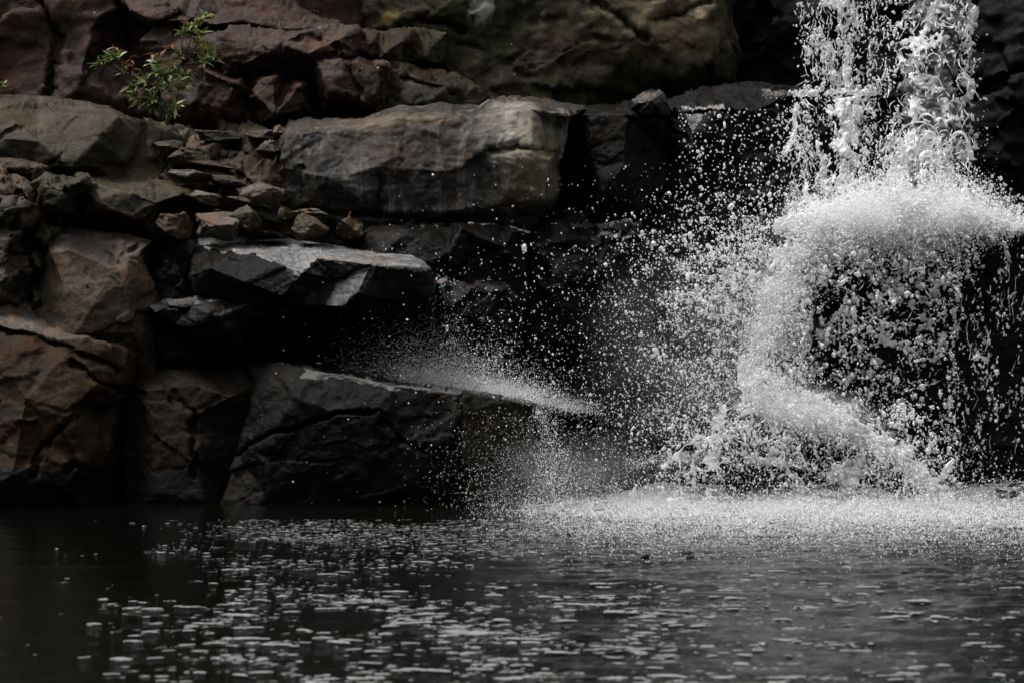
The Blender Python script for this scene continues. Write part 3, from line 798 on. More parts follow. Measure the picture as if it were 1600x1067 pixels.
R('ledge', 'slab', 'wet slab with a broad bright flat top and a black undercut front, left of centre', 'rock ledge',
  [(294, 430, 16.6), (300, 395, 16.9), (310, 374, 17.3), (326, 367, 17.45), (400, 371, 17.5), (452, 373, 17.5), (500, 381, 17.4), (560, 390, 17.3), (606, 393, 17.2), (642, 396, 17.1), (652, 404, 16.95), (662, 410, 16.8), (674, 424, 16.6), (678, 445, 16.5), (676, 468, 16.5), (668, 486, 16.6), (600, 492, 16.6), (536, 484, 16.4), (504, 481, 16.4), (460, 477, 16.4), (400, 480, 16.5), (340, 466, 16.6), (300, 455, 16.6)],
  [(322, 386, 16.95), (370, 392, 16.72), (412, 402, 16.5), (440, 416, 16.38), (466, 436, 16.28), (472, 424, 16.3), (494, 405, 16.42), (540, 408, 16.36), (580, 413, 16.28), (600, 416, 16.22), (656, 419, 16.3), (528, 438, 16.42), (500, 405, 16.44), (576, 420, 16.3), (558, 458, 16.24), (535, 480, 16.28), (640, 450, 16.4), (600, 470, 16.38), (330, 420, 16.4), (380, 440, 16.3), (440, 462, 16.3), (480, 460, 16.42), (455, 390, 16.95), (540, 396, 17.0), (350, 376, 17.25)],
  creases=[(1, 2), (2, 3), (3, 4), (6, 7), (7, 8), (8, 9), (9, 10), (4, 20)], thick=1.5, amp=(.014, .022, .010), cell=1.8, seed=43, patches=[([(306, 376), (326, 364), (460, 368), (560, 386), (650, 392), (664, 408), (676, 426), (655, 422), (580, 416), (494, 407), (470, 432), (445, 418), (400, 398), (322, 388)], 'wet_sheen'), ([(578, 416), (527, 438), (504, 482), (536, 484), (560, 459), (592, 418)], 'lit_grey'), ([(296, 392), (322, 388), (400, 398), (445, 420), (462, 440), (462, 478), (300, 460)], 'wet')], rim=(4, .05), step=18, cracks=[[(445, 388), (458, 394), (462, 402)], [(622, 398), (650, 402)]], crack=(4, .04))  # sky sheen painted over the top, light painted on one front facet
R('rock', 'slab', 'dark tilted wedge with pale curved top edge, beneath the wet slab', 'rock',
  [(228, 478, 16.6), (260, 468, 16.7), (300, 464, 16.7), (332, 461), (372, 464), (402, 469, 16.7), (450, 479, 16.75), (440, 490, 16.6), (392, 498, 16.5), (380, 516, 16.5), (376, 548, 16.5), (340, 536), (300, 530), (262, 506), (240, 490)],
  [(262, 478, 16.42), (300, 480, 16.35), (330, 470, 16.45), (380, 478, 16.38), (340, 495, 16.28), (300, 510, 16.35), (360, 520, 16.35)], thick=.9, amp=(.02, .045, .010), cell=2.4, seed=44, patches=[([(258, 466), (300, 462), (335, 458), (375, 462), (404, 467), (452, 477), (444, 486), (392, 477), (340, 470), (300, 474), (270, 478)], 'lit_grey')], rim=(6, .08), step=16, cracks=[[(262, 480), (290, 484), (312, 470)]], crack=(3, .05))  # glint along the top edge painted in grey

# bottom tier
R('ledge', 'wet', 'long low dark ledge sloping right over the pool, mist along its top', 'rock ledge',
  [(376, 548, 17.0), (420, 545, 17.2), (480, 560, 17.3), (560, 566, 17.4), (640, 580, 17.4), (740, 594, 17.4), (860, 618, 17.2), (944, 634, 17.0), (946, 644, 16.6), (900, 644, 16.5), (868, 640, 16.4), (856, 660, 16.5), (862, 720, 16.5), (866, 840, 16.5), (330, 840, 16.2), (345, 780), (370, 705, 16.3), (395, 600, 16.4), (385, 575, 16.5)],
  [(440, 566, 16.35), (500, 580, 16.25), (560, 590, 16.2), (620, 602, 16.16), (700, 612, 16.14), (722, 616, 16.14), (800, 628, 16.2), (850, 640, 16.25), (460, 620, 16.1), (520, 642, 16.08), (590, 640, 16.06), (620, 690, 16.08), (700, 690, 16.06), (718, 640, 16.08), (722, 700, 16.1), (800, 700, 16.22), (420, 690, 16.12), (500, 720, 16.08), (640, 760, 16.1), (760, 780, 16.2), (420, 780, 16.14)],
  creases=[(0, 1), (1, 2), (2, 3), (3, 4), (4, 5), (5, 6), (6, 7), (13, 14)], thick=1.4, amp=(.02, .028, .012), cell=1.5, seed=50, patches=[([(722, 622), (800, 628), (856, 640), (860, 720), (864, 800), (722, 800)], 'cliff'), ([(470, 570), (505, 578), (600, 596), (720, 611), (722, 625), (706, 619), (640, 605), (618, 610), (596, 602), (520, 588), (500, 594), (470, 588), (480, 580)], 'lit_grey')], rim=(5, .05), step=24,  # rim gloss painted in grey, sheen painted on the shaded right face
  cracks=[[(345, 725), (420, 680), (500, 655), (522, 641), (590, 642), (622, 690), (655, 702), (720, 704)], [(721, 620), (719, 700), (722, 780)]], crack=(3, .06))
R('boulder', 'deep', 'dark brown block in the pool between the big rust boulder and the low ledge', 'boulder',
  [(196, 600, 16.7), (222, 582, 16.7), (262, 576, 16.7), (320, 574), (384, 578, 16.6), (398, 600, 16.5), (396, 650), (384, 705), (358, 770), (346, 840, 16.3), (190, 840, 16.4)],
  [(230, 610, 16.4), (300, 600, 16.35), (304, 650, 16.3), (360, 620, 16.32), (250, 700, 16.28), (304, 720, 16.22), (230, 780, 16.25), (320, 780, 16.2)],
  thick=1.2, amp=(.03, .03, .010), cell=1.5, seed=51, rim=(3, .02), step=22, cracks=[[(258, 602), (285, 635), (302, 645), (303, 700), (304, 740)]], crack=(4, .06))
R('boulder', 'rust', 'big rust-brown boulder with tan sloping top in the pool, lower left edge', 'boulder',
  [(-140, 458, 16.9), (0, 467, 16.9), (36, 466), (62, 477), (130, 499, 16.85), (176, 521), (208, 540, 16.75), (216, 556, 16.5), (207, 590, 16.5), (197, 622), (184, 645), (181, 700), (182, 745), (179, 790), (179, 840), (-140, 840, 15.9)],
  [(-60, 498, 16.35), (0, 508, 16.3), (40, 516, 16.28), (90, 531, 16.28), (135, 530, 16.32), (176, 541, 16.38), (200, 548, 16.45), (105, 550, 16.15), (40, 620, 15.95), (110, 640, 15.95), (150, 600, 16.1), (140, 565, 16.2), (180, 600, 16.32), (60, 725, 15.88), (130, 720, 16.0), (62, 690, 15.98), (165, 700, 16.25), (20, 740, 15.82), (100, 760, 15.95)],
  creases=[(0, 1), (1, 2), (2, 3), (3, 4), (4, 5), (5, 6)], thick=1.4, patches=[([(-60, 466), (36, 468), (62, 480), (130, 501), (206, 542), (196, 548), (135, 531), (90, 532), (40, 517), (-60, 500)], 'pale')], amp=(.035, .045, .012), cell=1.9, seed=52, rim=(5, .05), step=24,
  cracks=[[(50, 745), (60, 710), (80, 685), (120, 655)], [(0, 516), (50, 528), (100, 540), (140, 560), (180, 580)], [(110, 565), (150, 595), (185, 610)], [(150, 640), (190, 632)], [(100, 735), (115, 725), (140, 735)]], crack=(4.5, .08))

# rock behind and beneath the falls
R('boulder', 'black', 'black rock face behind the lower curtain of the falls', 'rock face',
  [(1185, 356, 18.2), (1300, 338, 18.4), (1480, 338, 18.4), (1700, 342, 18.3), (1900, 345, 18.2), (1900, 845, 17.0), (1180, 845, 17.1), (1190, 600, 17.2), (1196, 430, 17.3)],
  [(1240, 384, 17.25), (1320, 386, 17.2), (1400, 382, 17.15), (1500, 372, 17.1), (1600, 365, 17.05), (1700, 365, 17.0), (1250, 480, 17.15), (1400, 500, 17.05), (1520, 480, 16.95), (1600, 560, 16.95), (1300, 620, 17.0), (1450, 680, 16.95), (1560, 720, 16.9), (1700, 600, 16.9)],
  creases=[(0, 1), (1, 2), (2, 3), (3, 4), (4, 5)], thick=1.2, amp=(.06, .08, .02), cell=1.8, seed=60, rim=(0, 0), step=28)
R('boulder', 'black', 'dark rock with a misty flat ledge left of the cascade foot', 'rock',
  [(965, 728, 17.2), (1010, 716, 17.2), (1090, 714, 17.2), (1150, 690), (1180, 700), (1190, 845, 16.7), (950, 845, 16.8)],
  [(1000, 730, 16.8), (1080, 728, 16.75), (1140, 715, 16.75), (1040, 770, 16.7), (1130, 770, 16.7)], thick=1.0, amp=(.05, .07, .018), seed=61, step=22, rim=(6, .08))
R('boulder', 'black', 'black rib of rock that the slanting cascade runs down', 'rock',
  [(1090, 845, 16.5), (1096, 720, 16.7), (1120, 650, 16.8), (1150, 590, 16.9), (1190, 520, 17.0), (1215, 470, 17.1), (1240, 520, 17.0), (1262, 590, 16.9), (1340, 640, 16.8), (1400, 690, 16.75), (1450, 735, 16.7), (1490, 790, 16.6), (1500, 845, 16.5)],
  [(1180, 610, 16.55), (1230, 640, 16.5), (1310, 680, 16.45), (1390, 735, 16.42), (1150, 700, 16.45), (1200, 760, 16.35), (1290, 780, 16.32), (1400, 800, 16.35), (1210, 550, 16.75)], thick=1.0, amp=(.05, .07, .018), cell=2, seed=62, step=22, rim=(5, .06))
o = chunk('boulder', 'black', 1196, 768, 116, 96, 16.25, 463, dep=.28, nsub=5, amp=.1)
tag(o, 'rounded black boulder in the white water at the foot of the cascade', 'boulder')

# ------------------------------------------------------------------ falling water
def water_mat(name, base, rough, transl, spec=0.5):
    m, t, b = new_mat(name)
    b.inputs['Base Color'].default_value = (*base, 1)
    b.inputs['Roughness'].default_value = rough
    b.inputs['IOR'].default_value = 1.33
    b.inputs['Specular IOR Level'].default_value = spec
    out = t.nodes['Material Output']
    tr = nd(t, 'ShaderNodeBsdfTranslucent')
    tr.inputs['Color'].default_value = (*base, 1)
    mx = nd(t, 'ShaderNodeMixShader')
    mx.inputs[0].default_value = transl
    t.links.new(b.outputs[0], mx.inputs[1]); t.links.new(tr.outputs[0], mx.inputs[2])
    t.links.new(mx.outputs[0], out.inputs['Surface'])
    return m


M['white'] = water_mat('white_water', (0.955, 0.96, 0.965), 0.3, 0.35)
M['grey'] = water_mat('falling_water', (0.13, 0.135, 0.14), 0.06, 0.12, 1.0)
def clear(m, lo, hi, scale):
    """let some of what lies behind show through the drops, some more than others"""
    t = m.node_tree; out = t.nodes['Material Output']; src = out.inputs['Surface'].links[0].from_socket
    pos = nd(t, 'ShaderNodeNewGeometry').outputs['Position']
    tp = nd(t, 'ShaderNodeBsdfTransparent'); mx = nd(t, 'ShaderNodeMixShader')
    mr = nd(t, 'ShaderNodeMapRange')
    mr.inputs[1].default_value = .38; mr.inputs[2].default_value = .62; mr.inputs[3].default_value = lo; mr.inputs[4].default_value = hi
    t.links.new(noise(t, pos, scale, 2, .6), mr.inputs[0]); t.links.new(mr.outputs[0], mx.inputs[0])
    t.links.new(src, mx.inputs[1]); t.links.new(tp.outputs[0], mx.inputs[2]); t.links.new(mx.outputs[0], out.inputs['Surface'])


M['drop'] = water_mat('water_droplet', (0.78, 0.785, 0.795), 0.2, 0.35)
clear(M['drop'], .05, .85, 38.0)
M['mist'] = water_mat('fine_mist', (0.95, 0.955, 0.965), 0.5, 0.4)
clear(M['mist'], .35, .75, 5.0)
M['lacy'] = water_mat('thin_white_water', (0.78, 0.785, 0.795), 0.25, 0.4)
clear(M['lacy'], .0, .75, 16.0)
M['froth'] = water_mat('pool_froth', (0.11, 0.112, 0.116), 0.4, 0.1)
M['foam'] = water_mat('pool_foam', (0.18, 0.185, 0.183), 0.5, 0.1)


def lace(name, path, parent=None, res=1.8, thr=(-.6, .5), ep=2.5, scale=14.0, stretch=1.6, thick=0.05, bulge=0.08, seed=0, mat='lacy', octv=5, ends=(0.0, 0.0), web=False):
    """a torn, holed sheet of falling water with real thickness, along (px, py, Y, half width)"""
    pa = np.array(path, float)
    seg = np.linalg.norm(np.diff(pa[:, :2], axis=0), axis=1)
    s = np.concatenate([[0], np.cumsum(seg)])
    L = s[-1]
    nv = max(4, int(L / res)); hwm = pa[:, 3].max(); nu = max(4, int(2 * hwm / res))
    sv = np.linspace(0, L, nv)
    kk = np.linspace(0, 1, 9)
    def sm(c):      # softened interpolation along the path
        y = np.interp(sv, s, c)
        w = max(3, int(nv / len(pa) / 1.5)) | 1
        if w < nv:
            yp = np.pad(y, w // 2, mode='edge')
            y = np.convolve(yp, np.ones(w) / w, 'valid')
        return y
    cx, cy, cY, hw = sm(pa[:, 0]), sm(pa[:, 1]), sm(pa[:, 2]), sm(pa[:, 3])
    tx, ty = np.gradient(cx), np.gradient(cy)
    tl = np.maximum(np.hypot(tx, ty), 1e-6); tx /= tl; ty /= tl
    u = np.linspace(-1, 1, nu)
    U, SV = np.meshgrid(u, sv)
    HW = hw[:, None] * np.ones_like(U)
    X = cx[:, None] - ty[:, None] * U * HW
    Y_ = cy[:, None] + tx[:, None] * U * HW
    a = (U * HW).ravel(); b_ = SV.ravel()
    wv = np.column_stack([a / 60, b_ / 60, np.full(a.size, seed * 1.3)])
    a2 = a + 12 * fbm(wv, 3, seed + 3); b2 = b_ + 14 * fbm(wv + 7, 3, seed + 4)
    p = np.column_stack([a2 / scale, b2 / (scale * stretch), np.full(a.size, seed * 3.1)])
    n = 0.65 * ridged(p, octv, seed) + 0.6 * fbm(p * 0.45, 3, seed + 50)
    if web: n = ridged(p, 2, seed, .6) * .75 + .35 * fbm(p * .3, 2, seed + 50)
    e = np.abs(U.ravel()) ** ep
    th = thr[0] + (thr[1] - thr[0]) * e
    f = b_ / L
    if ends[0]: th = th + np.clip(1 - f / ends[0], 0, 1) ** 2 * 1.2
    if ends[1]: th = th + np.clip(1 - (1 - f) / ends[1], 0, 1) ** 2 * 1.2
    t = n - th
    dep = bulge * fbm(np.column_stack([a / 45, b_ / 60, np.full(a.size, seed + .5)]), 3, seed + 77)
    fine = fbm(p * 2.3 + 5, 3, seed + 90)
    th_m = thick * np.sqrt(np.clip(t, 0, 1.2)) * (1 + 0.5 * fine)
    mid = (cY[:, None] * np.ones_like(U)).ravel() + dep
    A = W(X.ravel(), Y_.ravel(), mid - th_m); B = W(X.ravel(), Y_.ravel(), mid + th_m * 0.6)
    idx = np.arange(nv * nu).reshape(nv, nu)
    q = np.stack([idx[:-1, :-1].ravel(), idx[1:, :-1].ravel(), idx[1:, 1:].ravel(), idx[:-1, 1:].ravel()], 1)
    q = q[(t[q] > 0).sum(1) >= 3]
    used = np.unique(q)
    if len(used) == 0: return None
    rm = np.full(nv * nu, -1); rm[used] = np.arange(len(used))
    q = rm[q]
    V = np.concatenate([A[used], B[used]])
    return mk(name, V, np.concatenate([q, q[:, ::-1] + len(used)]), M[mat], True, parent)


_ph = (1 + 5 ** .5) / 2
ICO_V = np.array([(-1, _ph, 0), (1, _ph, 0), (-1, -_ph, 0), (1, -_ph, 0), (0, -1, _ph), (0, 1, _ph), (0, -1, -_ph), (0, 1, -_ph), (_ph, 0, -1), (_ph, 0, 1), (-_ph, 0, -1), (-_ph, 0, 1)]) / math.hypot(1, _ph)
ICO_F = np.array([(0, 11, 5), (0, 5, 1), (0, 1, 7), (0, 7, 10), (0, 10, 11), (1, 5, 9), (5, 11, 4), (11, 10, 2), (10, 7, 6), (7, 1, 8), (3, 9, 4), (3, 4, 2), (3, 2, 6), (3, 6, 8), (3, 8, 9), (4, 9, 5), (2, 4, 11), (6, 2, 10), (8, 6, 7), (9, 8, 1)])
OCT_V = np.array([(1, 0, 0), (-1, 0, 0), (0, 1, 0), (0, -1, 0), (0, 0, 1), (0, 0, -1)], float)
OCT_F = np.array([(0, 2, 4), (2, 1, 4), (1, 3, 4), (3, 0, 4), (2, 0, 5), (1, 2, 5), (3, 1, 5), (0, 3, 5)])
TET_V = np.array([(1, 1, 1), (1, -1, -1), (-1, 1, -1), (-1, -1, 1)], float) * 0.85
TET_F = np.array([(0, 1, 2), (0, 3, 1), (0, 2, 3), (1, 3, 2)])


def drop_mesh(name, C, r, mat, stretch=None, parent=None, seed=0):
    """C: droplet centres in metres, r: radii in metres"""
    rg = np.random.default_rng(seed)
    Vs, Fs, off = [], [], 0
    r = np.asarray(r)
    big = r > 0.0062
    mid = (r > 0.0024) & ~big
    for sel, bv, bf in ((big, ICO_V, ICO_F), (mid, OCT_V * 1.12, OCT_F), (~big & ~mid, TET_V, TET_F)):
        c, rr = C[sel], r[sel]
        n = len(c)
        if not n: continue
        ang = rg.uniform(0, 2 * math.pi, n)
        sc = rg.uniform(0.7, 1.35, (n, 3))
        sc[:, 2] *= (stretch[sel] if stretch is not None else 1.0) * np.exp(np.abs(rg.normal(0, .35, n)))
        v = bv[None] * sc[:, None, :]
        ca, sa = np.cos(ang), np.sin(ang)
        tilt = (ang if stretch is None else rg.normal(0, .55, n))
        ca, sa = np.cos(tilt)[:, None], np.sin(tilt)[:, None]
        x = v[..., 0] * ca + v[..., 2] * sa; z = -v[..., 0] * sa + v[..., 2] * ca
        v = np.stack([x, v[..., 1], z], -1) * rr[:, None, None] + c[:, None, :]
        if bv is ICO_V:
            v += rg.normal(0, .16, v.shape) * rr[:, None, None]
        Vs.append(v.reshape(-1, 3))
        Fs.append((bf[None] + (off + np.arange(n) * len(bv))[:, None, None]).reshape(-1, 3))
        off += n * len(bv)
    return mk(name, np.concatenate(Vs), np.concatenate(Fs), M[mat], True, parent)


def ligaments(name, specs, seed, mat='lacy'):
    """curved, tapering threads of water. spec: n, px range, py fn/range, Y fn, length px, radius px, kind"""
    rg = np.random.default_rng(seed)
    Vs, Fs, off = [], [], 0
    K, NS = 9, 6
    for n, xr, yr, Yf, L, r0, kind in specs:
        for _ in range(n):
            y = rg.uniform(*yr); x = xr(y, rg) if callable(xr) else rg.uniform(*xr)
            l = L * math.exp(rg.normal(0, .4)); r = r0 * math.exp(rg.normal(0, .3))
            s = np.linspace(0, 1, K)
            if kind == 'arc':      # a falling scallop: inverted U
                a = np.linspace(math.pi * rg.uniform(-.05, .2), math.pi * rg.uniform(.8, 1.05), K)
                cx = x - np.cos(a) * l * .5; cy = y - np.sin(a) * l * rg.uniform(.3, .6)
                tl = rg.normal(0, .3); dx, dy = cx - x, cy - y
                cx = x + dx * math.cos(tl) - dy * math.sin(tl); cy = y + dx * math.sin(tl) + dy * math.cos(tl)
                rr = r * (np.sin(s * math.pi) ** .7 + .12)
            else:                  # a wriggling thread, mostly along the fall
                th = math.pi / 2 + rg.normal(0, kind)
                bend = np.cumsum(rg.normal(0, .22, K)); th = th + bend - bend.mean()
                cx = x + np.cumsum(np.cos(th)) * l / K; cy = y + np.cumsum(np.sin(th)) * l / K
                rr = r * (.35 + rg.uniform(.2, 1, K)) * np.sin(np.clip(s * .9 + .08, 0, 1) * math.pi) ** .5
            cY = Yf(x, y) + rg.normal(0, .06) + .04 * np.sin(s * 5 + rg.uniform(0, 6))
            P = W(cx, cy, cY); R = rr * KPX * cY
            T = np.gradient(P, axis=0); T /= np.maximum(np.linalg.norm(T, axis=1, keepdims=True), 1e-9)
            A = np.cross(T, (0, 1, 0)); A /= np.maximum(np.linalg.norm(A, axis=1, keepdims=True), 1e-9); B = np.cross(T, A)
            ph = np.arange(NS) * 2 * math.pi / NS
            v = P[:, None] + R[:, None, None] * (A[:, None] * np.cos(ph)[None, :, None] + B[:, None] * np.sin(ph)[None, :, None])
            Vs.append(v.reshape(-1, 3))
            i, k = np.meshgrid(np.arange(K - 1), np.arange(NS), indexing='ij'); k2 = (k + 1) % NS
            Fs.append(np.stack([i * NS + k, i * NS + k2, (i + 1) * NS + k2, (i + 1) * NS + k], -1).reshape(-1, 4) + off)
            off += K * NS
    o = mk(name, np.concatenate(Vs), np.concatenate(Fs), M[mat], True)
    o['kind'] = 'stuff'
    return part(o)


class Spray:
    def __init__(self, seed):
        self.rg = np.random.default_rng(seed); self.C = []; self.R = []; self.S = []; self.seed = seed

    def add(self, px, py, Y, r, st=1.0):
        self.C.append(W(px, py, Y)); self.R.append(r * KPX * Y); self.S.append(np.ones(len(px)) * st)

    def sizes(self, n, med, sig, lo, hi):
        return np.clip(med * np.exp(self.rg.normal(0, sig, n)), lo, hi)

    def clump(self, px, py, scale, k, stretch=1.0):
        f = fbm(np.column_stack([px / scale, py / (scale * stretch), np.full(len(px), self.seed * 2.3)]), 3, self.seed)
        return self.rg.random(len(px)) < 1 / (1 + np.exp(-(f * 8 - 0.3) * k))

    def stroke(self, n, path, med, sig=.45, lo=.3, hi=4, dY=.15, clump=None, st=1.0, one=0):
        """path rows: (px, py, Y, spread, weight)"""
        pa = np.array(path, float); rg = self.rg
        seg = np.linalg.norm(np.diff(pa[:, :2], axis=0), axis=1)
        wt = seg * (pa[:-1, 4] + pa[1:, 4]) / 2
        k = rg.choice(len(seg), n, p=wt / wt.sum())
        t = rg.random(n)
        q = pa[k] * (1 - t[:, None]) + pa[k + 1] * t[:, None]
        d = (pa[k + 1, :2] - pa[k, :2]) / seg[k][:, None]
        g = rg.normal(0, 1, n)
        if one: g = np.abs(g) * one
        px = q[:, 0] - d[:, 1] * g * q[:, 3] + rg.normal(0, 2, n); py = q[:, 1] + d[:, 0] * g * q[:, 3] + rg.normal(0, 2, n)
        r = self.sizes(n, med, sig, lo, hi); Y = q[:, 2] + rg.normal(0, dY, n)
        m = py < 802
        if clump: m &= self.clump(px, py, *clump)
        self.add(px[m], py[m], Y[m], r[m], st)

    def region(self, n, x0, x1, y0, y1, Y, med, sig=.45, lo=.3, hi=4, dY=.15, clump=None, st=1.0, dens=None):
        rg = self.rg
        px = rg.uniform(x0, x1, n); py = rg.uniform(y0, y1, n)
        m = np.ones(n, bool)
        if dens is not None: m &= rg.random(n) < dens(px, py)
        if clump: m &= self.clump(px, py, *clump)
        px, py = px[m], py[m]
        r = self.sizes(len(px), med, sig, lo, hi)
        Yv = (Y(px, py) if callable(Y) else Y) + rg.normal(0, dY, len(px))
        self.add(px, py, Yv, r, st)

    def build(self, name, mat, parent=None):
        return drop_mesh(name, np.concatenate(self.C), np.concatenate(self.R), mat, np.concatenate(self.S), parent, self.seed)


fall = empty('waterfall', W(1450, 795, 16.9).tolist())
tag(fall, 'white waterfall that plunges onto a ledge and cascades over black rock into the pool', 'waterfall')
fall_inv = Matrix.Translation(-Vector(fall.location))


def part(o):
    if o is not None:
        o.parent = fall
        o.matrix_parent_inverse = fall_inv
    return o


def join(name, objs, mat=None):
    """weld the sheets of one part into one mesh"""
    objs = [o for o in objs if o]
    Vs, Fs, off = [], [], 0
    mt = objs[0].data.materials[0]
    for o in objs:
        me = o.data
        v = np.empty(len(me.vertices) * 3); me.vertices.foreach_get('co', v)
        f = np.empty(len(me.polygons) * 4, np.int32); me.loops.foreach_get('vertex_index', f)
        Vs.append(v.reshape(-1, 3)); Fs.append(f.reshape(-1, 4) + off); off += len(me.vertices)
        bpy.data.objects.remove(o); bpy.data.meshes.remove(me)
    o = mk(name, np.concatenate(Vs), np.concatenate(Fs), mt)
    return part(o)


col = [(1462, -270, 18.7, 60), (1458, 0, 18.35, 60), (1452, 100, 18.15, 56), (1446, 200, 17.9, 56), (1440, 290, 17.7, 62), (1440, 330, 17.5, 80)]
sh = lambda dx, dY, k=1.0: [(a + dx, b, c + dY, d * k) for a, b, c, d in col]
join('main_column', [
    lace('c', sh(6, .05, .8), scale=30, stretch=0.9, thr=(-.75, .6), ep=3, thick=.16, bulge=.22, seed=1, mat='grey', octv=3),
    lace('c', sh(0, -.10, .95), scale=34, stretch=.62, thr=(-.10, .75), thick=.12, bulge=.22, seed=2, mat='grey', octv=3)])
join('foam_veil', [
    lace('c', sh(2, -.2, 1.05), scale=22, stretch=.9, thr=(.40, .9), thick=.05, bulge=.2, seed=3, octv=3),
    lace('c', sh(-4, -.3, 1.1), scale=14, stretch=1.0, thr=(.42, .8), thick=.035, bulge=.2, seed=4, octv=3),
    lace('c', sh(-4, .1, 1.15), scale=16, stretch=1.3, thr=(.42, .65), thick=.02, bulge=.2, seed=5, web=True, res=1.4, octv=4),
    lace('c', [(1446, 180, 17.8, 50), (1442, 250, 17.6, 62), (1440, 320, 17.4, 85)], scale=9, stretch=1.4, thr=(-.1, .6), thick=.06, bulge=.15, seed=6, ends=(.4, 0)),
    lace('c', [(1510, -270, 18.6, 20), (1512, 0, 18.4, 18), (1516, 60, 18.3, 14), (1508, 160, 18.1, 16), (1512, 260, 17.9, 20)], scale=8, stretch=1.8, thr=(.1, .6), thick=.04, seed=7),
])
join('side_veil', [
    lace('c', [(1318, -270, 19.0, 62), (1312, 0, 18.85, 64), (1308, 80, 18.7, 66), (1306, 145, 18.55, 72)], scale=11, stretch=2.0, thr=(.54, .85), thick=.010, bulge=.15, seed=11, web=True, res=1.4),
    lace('c', [(1320, -270, 19.0, 50), (1314, 0, 18.8, 50), (1316, 145, 18.5, 55)], scale=16, stretch=2.6, thr=(.60, .95), thick=.012, bulge=.15, seed=12, web=True, res=1.4),
    lace('c', [(1334, -270, 18.9, 10), (1330, 0, 18.75, 9), (1324, 80, 18.6, 7), (1322, 145, 18.45, 12)], scale=6, stretch=5, thr=(-.05, .6), thick=.03, seed=13),
    lace('c', [(1236, 148, 18.25, 6), (1290, 145, 18.2, 8), (1340, 144, 18.2, 9), (1374, 146, 18.2, 5)], scale=5, stretch=1.5, thr=(.05, .6), thick=.035, seed=15),
    lace('c', [(1318, 146, 18.2, 55), (1325, 180, 18.1, 34), (1330, 205, 18.1, 16), (1322, 235, 18.0, 40), (1312, 275, 17.9, 60), (1310, 335, 17.6, 95)], scale=7, stretch=1.3, thr=(.2, .7), thick=.035, seed=16),
    lace('c', [(1322, 150, 18.15, 22), (1328, 190, 18.05, 18), (1322, 240, 17.95, 30), (1310, 260, 17.9, 30)], scale=8, stretch=1.6, thr=(-.05, .6), thick=.04, seed=17, ends=(0, .3)),
    lace('c', [(1300, 150, 18.2, 70), (1300, 240, 18.0, 78), (1300, 330, 17.7, 90)], scale=6, stretch=1.9, thr=(.42, .7), thick=.02, seed=18),
    lace('c', [(1246, 155, 18.2, 7), (1240, 215, 18.1, 6), (1225, 245, 17.9, 5), (1200, 260, 17.8, 4)], scale=7, stretch=2.5, thr=(-.1, .6), thick=.03, seed=19),
])
imp = [(1205, 354, 17.15, 10), (1260, 352, 17.1, 24), (1330, 346, 17.0, 38), (1410, 338, 16.95, 46), (1480, 338, 16.95, 40), (1530, 347, 16.98, 18), (1580, 355, 17.0, 7), (1720, 358, 17.0, 5)]
join('ledge_splash', [
    lace('c', imp, scale=8, stretch=1.4, thr=(-.7, .5), ep=3, thick=.08, bulge=.15, seed=21),
    lace('c', [(a, b + 2, c - .12, d * 1.25) for a, b, c, d in imp], scale=6, stretch=1.5, thr=(-.15, .6), thick=.06, bulge=.15, seed=22),
    lace('c', [(1250, 372, 16.98, 50), (1340, 378, 16.9, 40), (1450, 372, 16.9, 34), (1520, 366, 16.95, 18)], scale=8, stretch=1.2, thr=(.0, .6), thick=.05, bulge=.12, seed=23),
])
chute = [(1330, 362, 16.95, 42), (1262, 392, 16.9, 40), (1222, 440, 16.86, 30), (1202, 490, 16.85, 24), (1196, 540, 16.75, 26), (1180, 585, 16.6, 38), (1200, 622, 16.45, 46), (1262, 650, 16.36, 42), (1320, 672, 16.3, 32), (1370, 694, 16.3, 22), (1410, 716, 16.28, 18), (1446, 748, 16.28, 18), (1474, 790, 16.25, 24), (1480, 804, 16.2, 26)]
join('cascade', [
    lace('c', chute, scale=8, stretch=2.0, thr=(-.30, .6), ep=2, thick=.06, bulge=.12, seed=31),
    lace('c', [(a, b, c - .08, d * 1.35) for a, b, c, d in chute], scale=9, stretch=1.4, thr=(.22, .7), thick=.04, bulge=.12, seed=32),
    lace('c', [(1190, 600, 16.5, 60), (1240, 660, 16.35, 95), (1270, 730, 16.22, 150), (1290, 806, 16.1, 200)], scale=24, stretch=1.0, thr=(.38, .75), thick=.02, bulge=.12, seed=33, web=True, res=1.5),
    lace('c', [(1180, 620, 16.45, 45), (1125, 680, 16.35, 45), (1080, 720, 16.25, 55), (1070, 800, 16.1, 75)], scale=20, stretch=1.2, thr=(.38, .7), thick=.018, bulge=.1, seed=34, web=True, res=1.5),
    lace('c', [(1085, 700, 16.4, 12), (1140, 672, 16.4, 12), (1180, 650, 16.35, 16)], scale=6, stretch=2, thr=(.05, .6), thick=.03, seed=35),
    lace('c', [(1165, 716, 16.2, 8), (1220, 722, 16.15, 10), (1246, 745, 16.1, 9), (1262, 790, 16.1, 12)], scale=6, stretch=2, thr=(.0, .6), thick=.03, seed=36),
    lace('c', [(1470, 752, 16.2, 7), (1478, 730, 16.2, 6), (1492, 716, 16.2, 4)], scale=8, stretch=2, thr=(-.6, .5), thick=.04, seed=37),
])
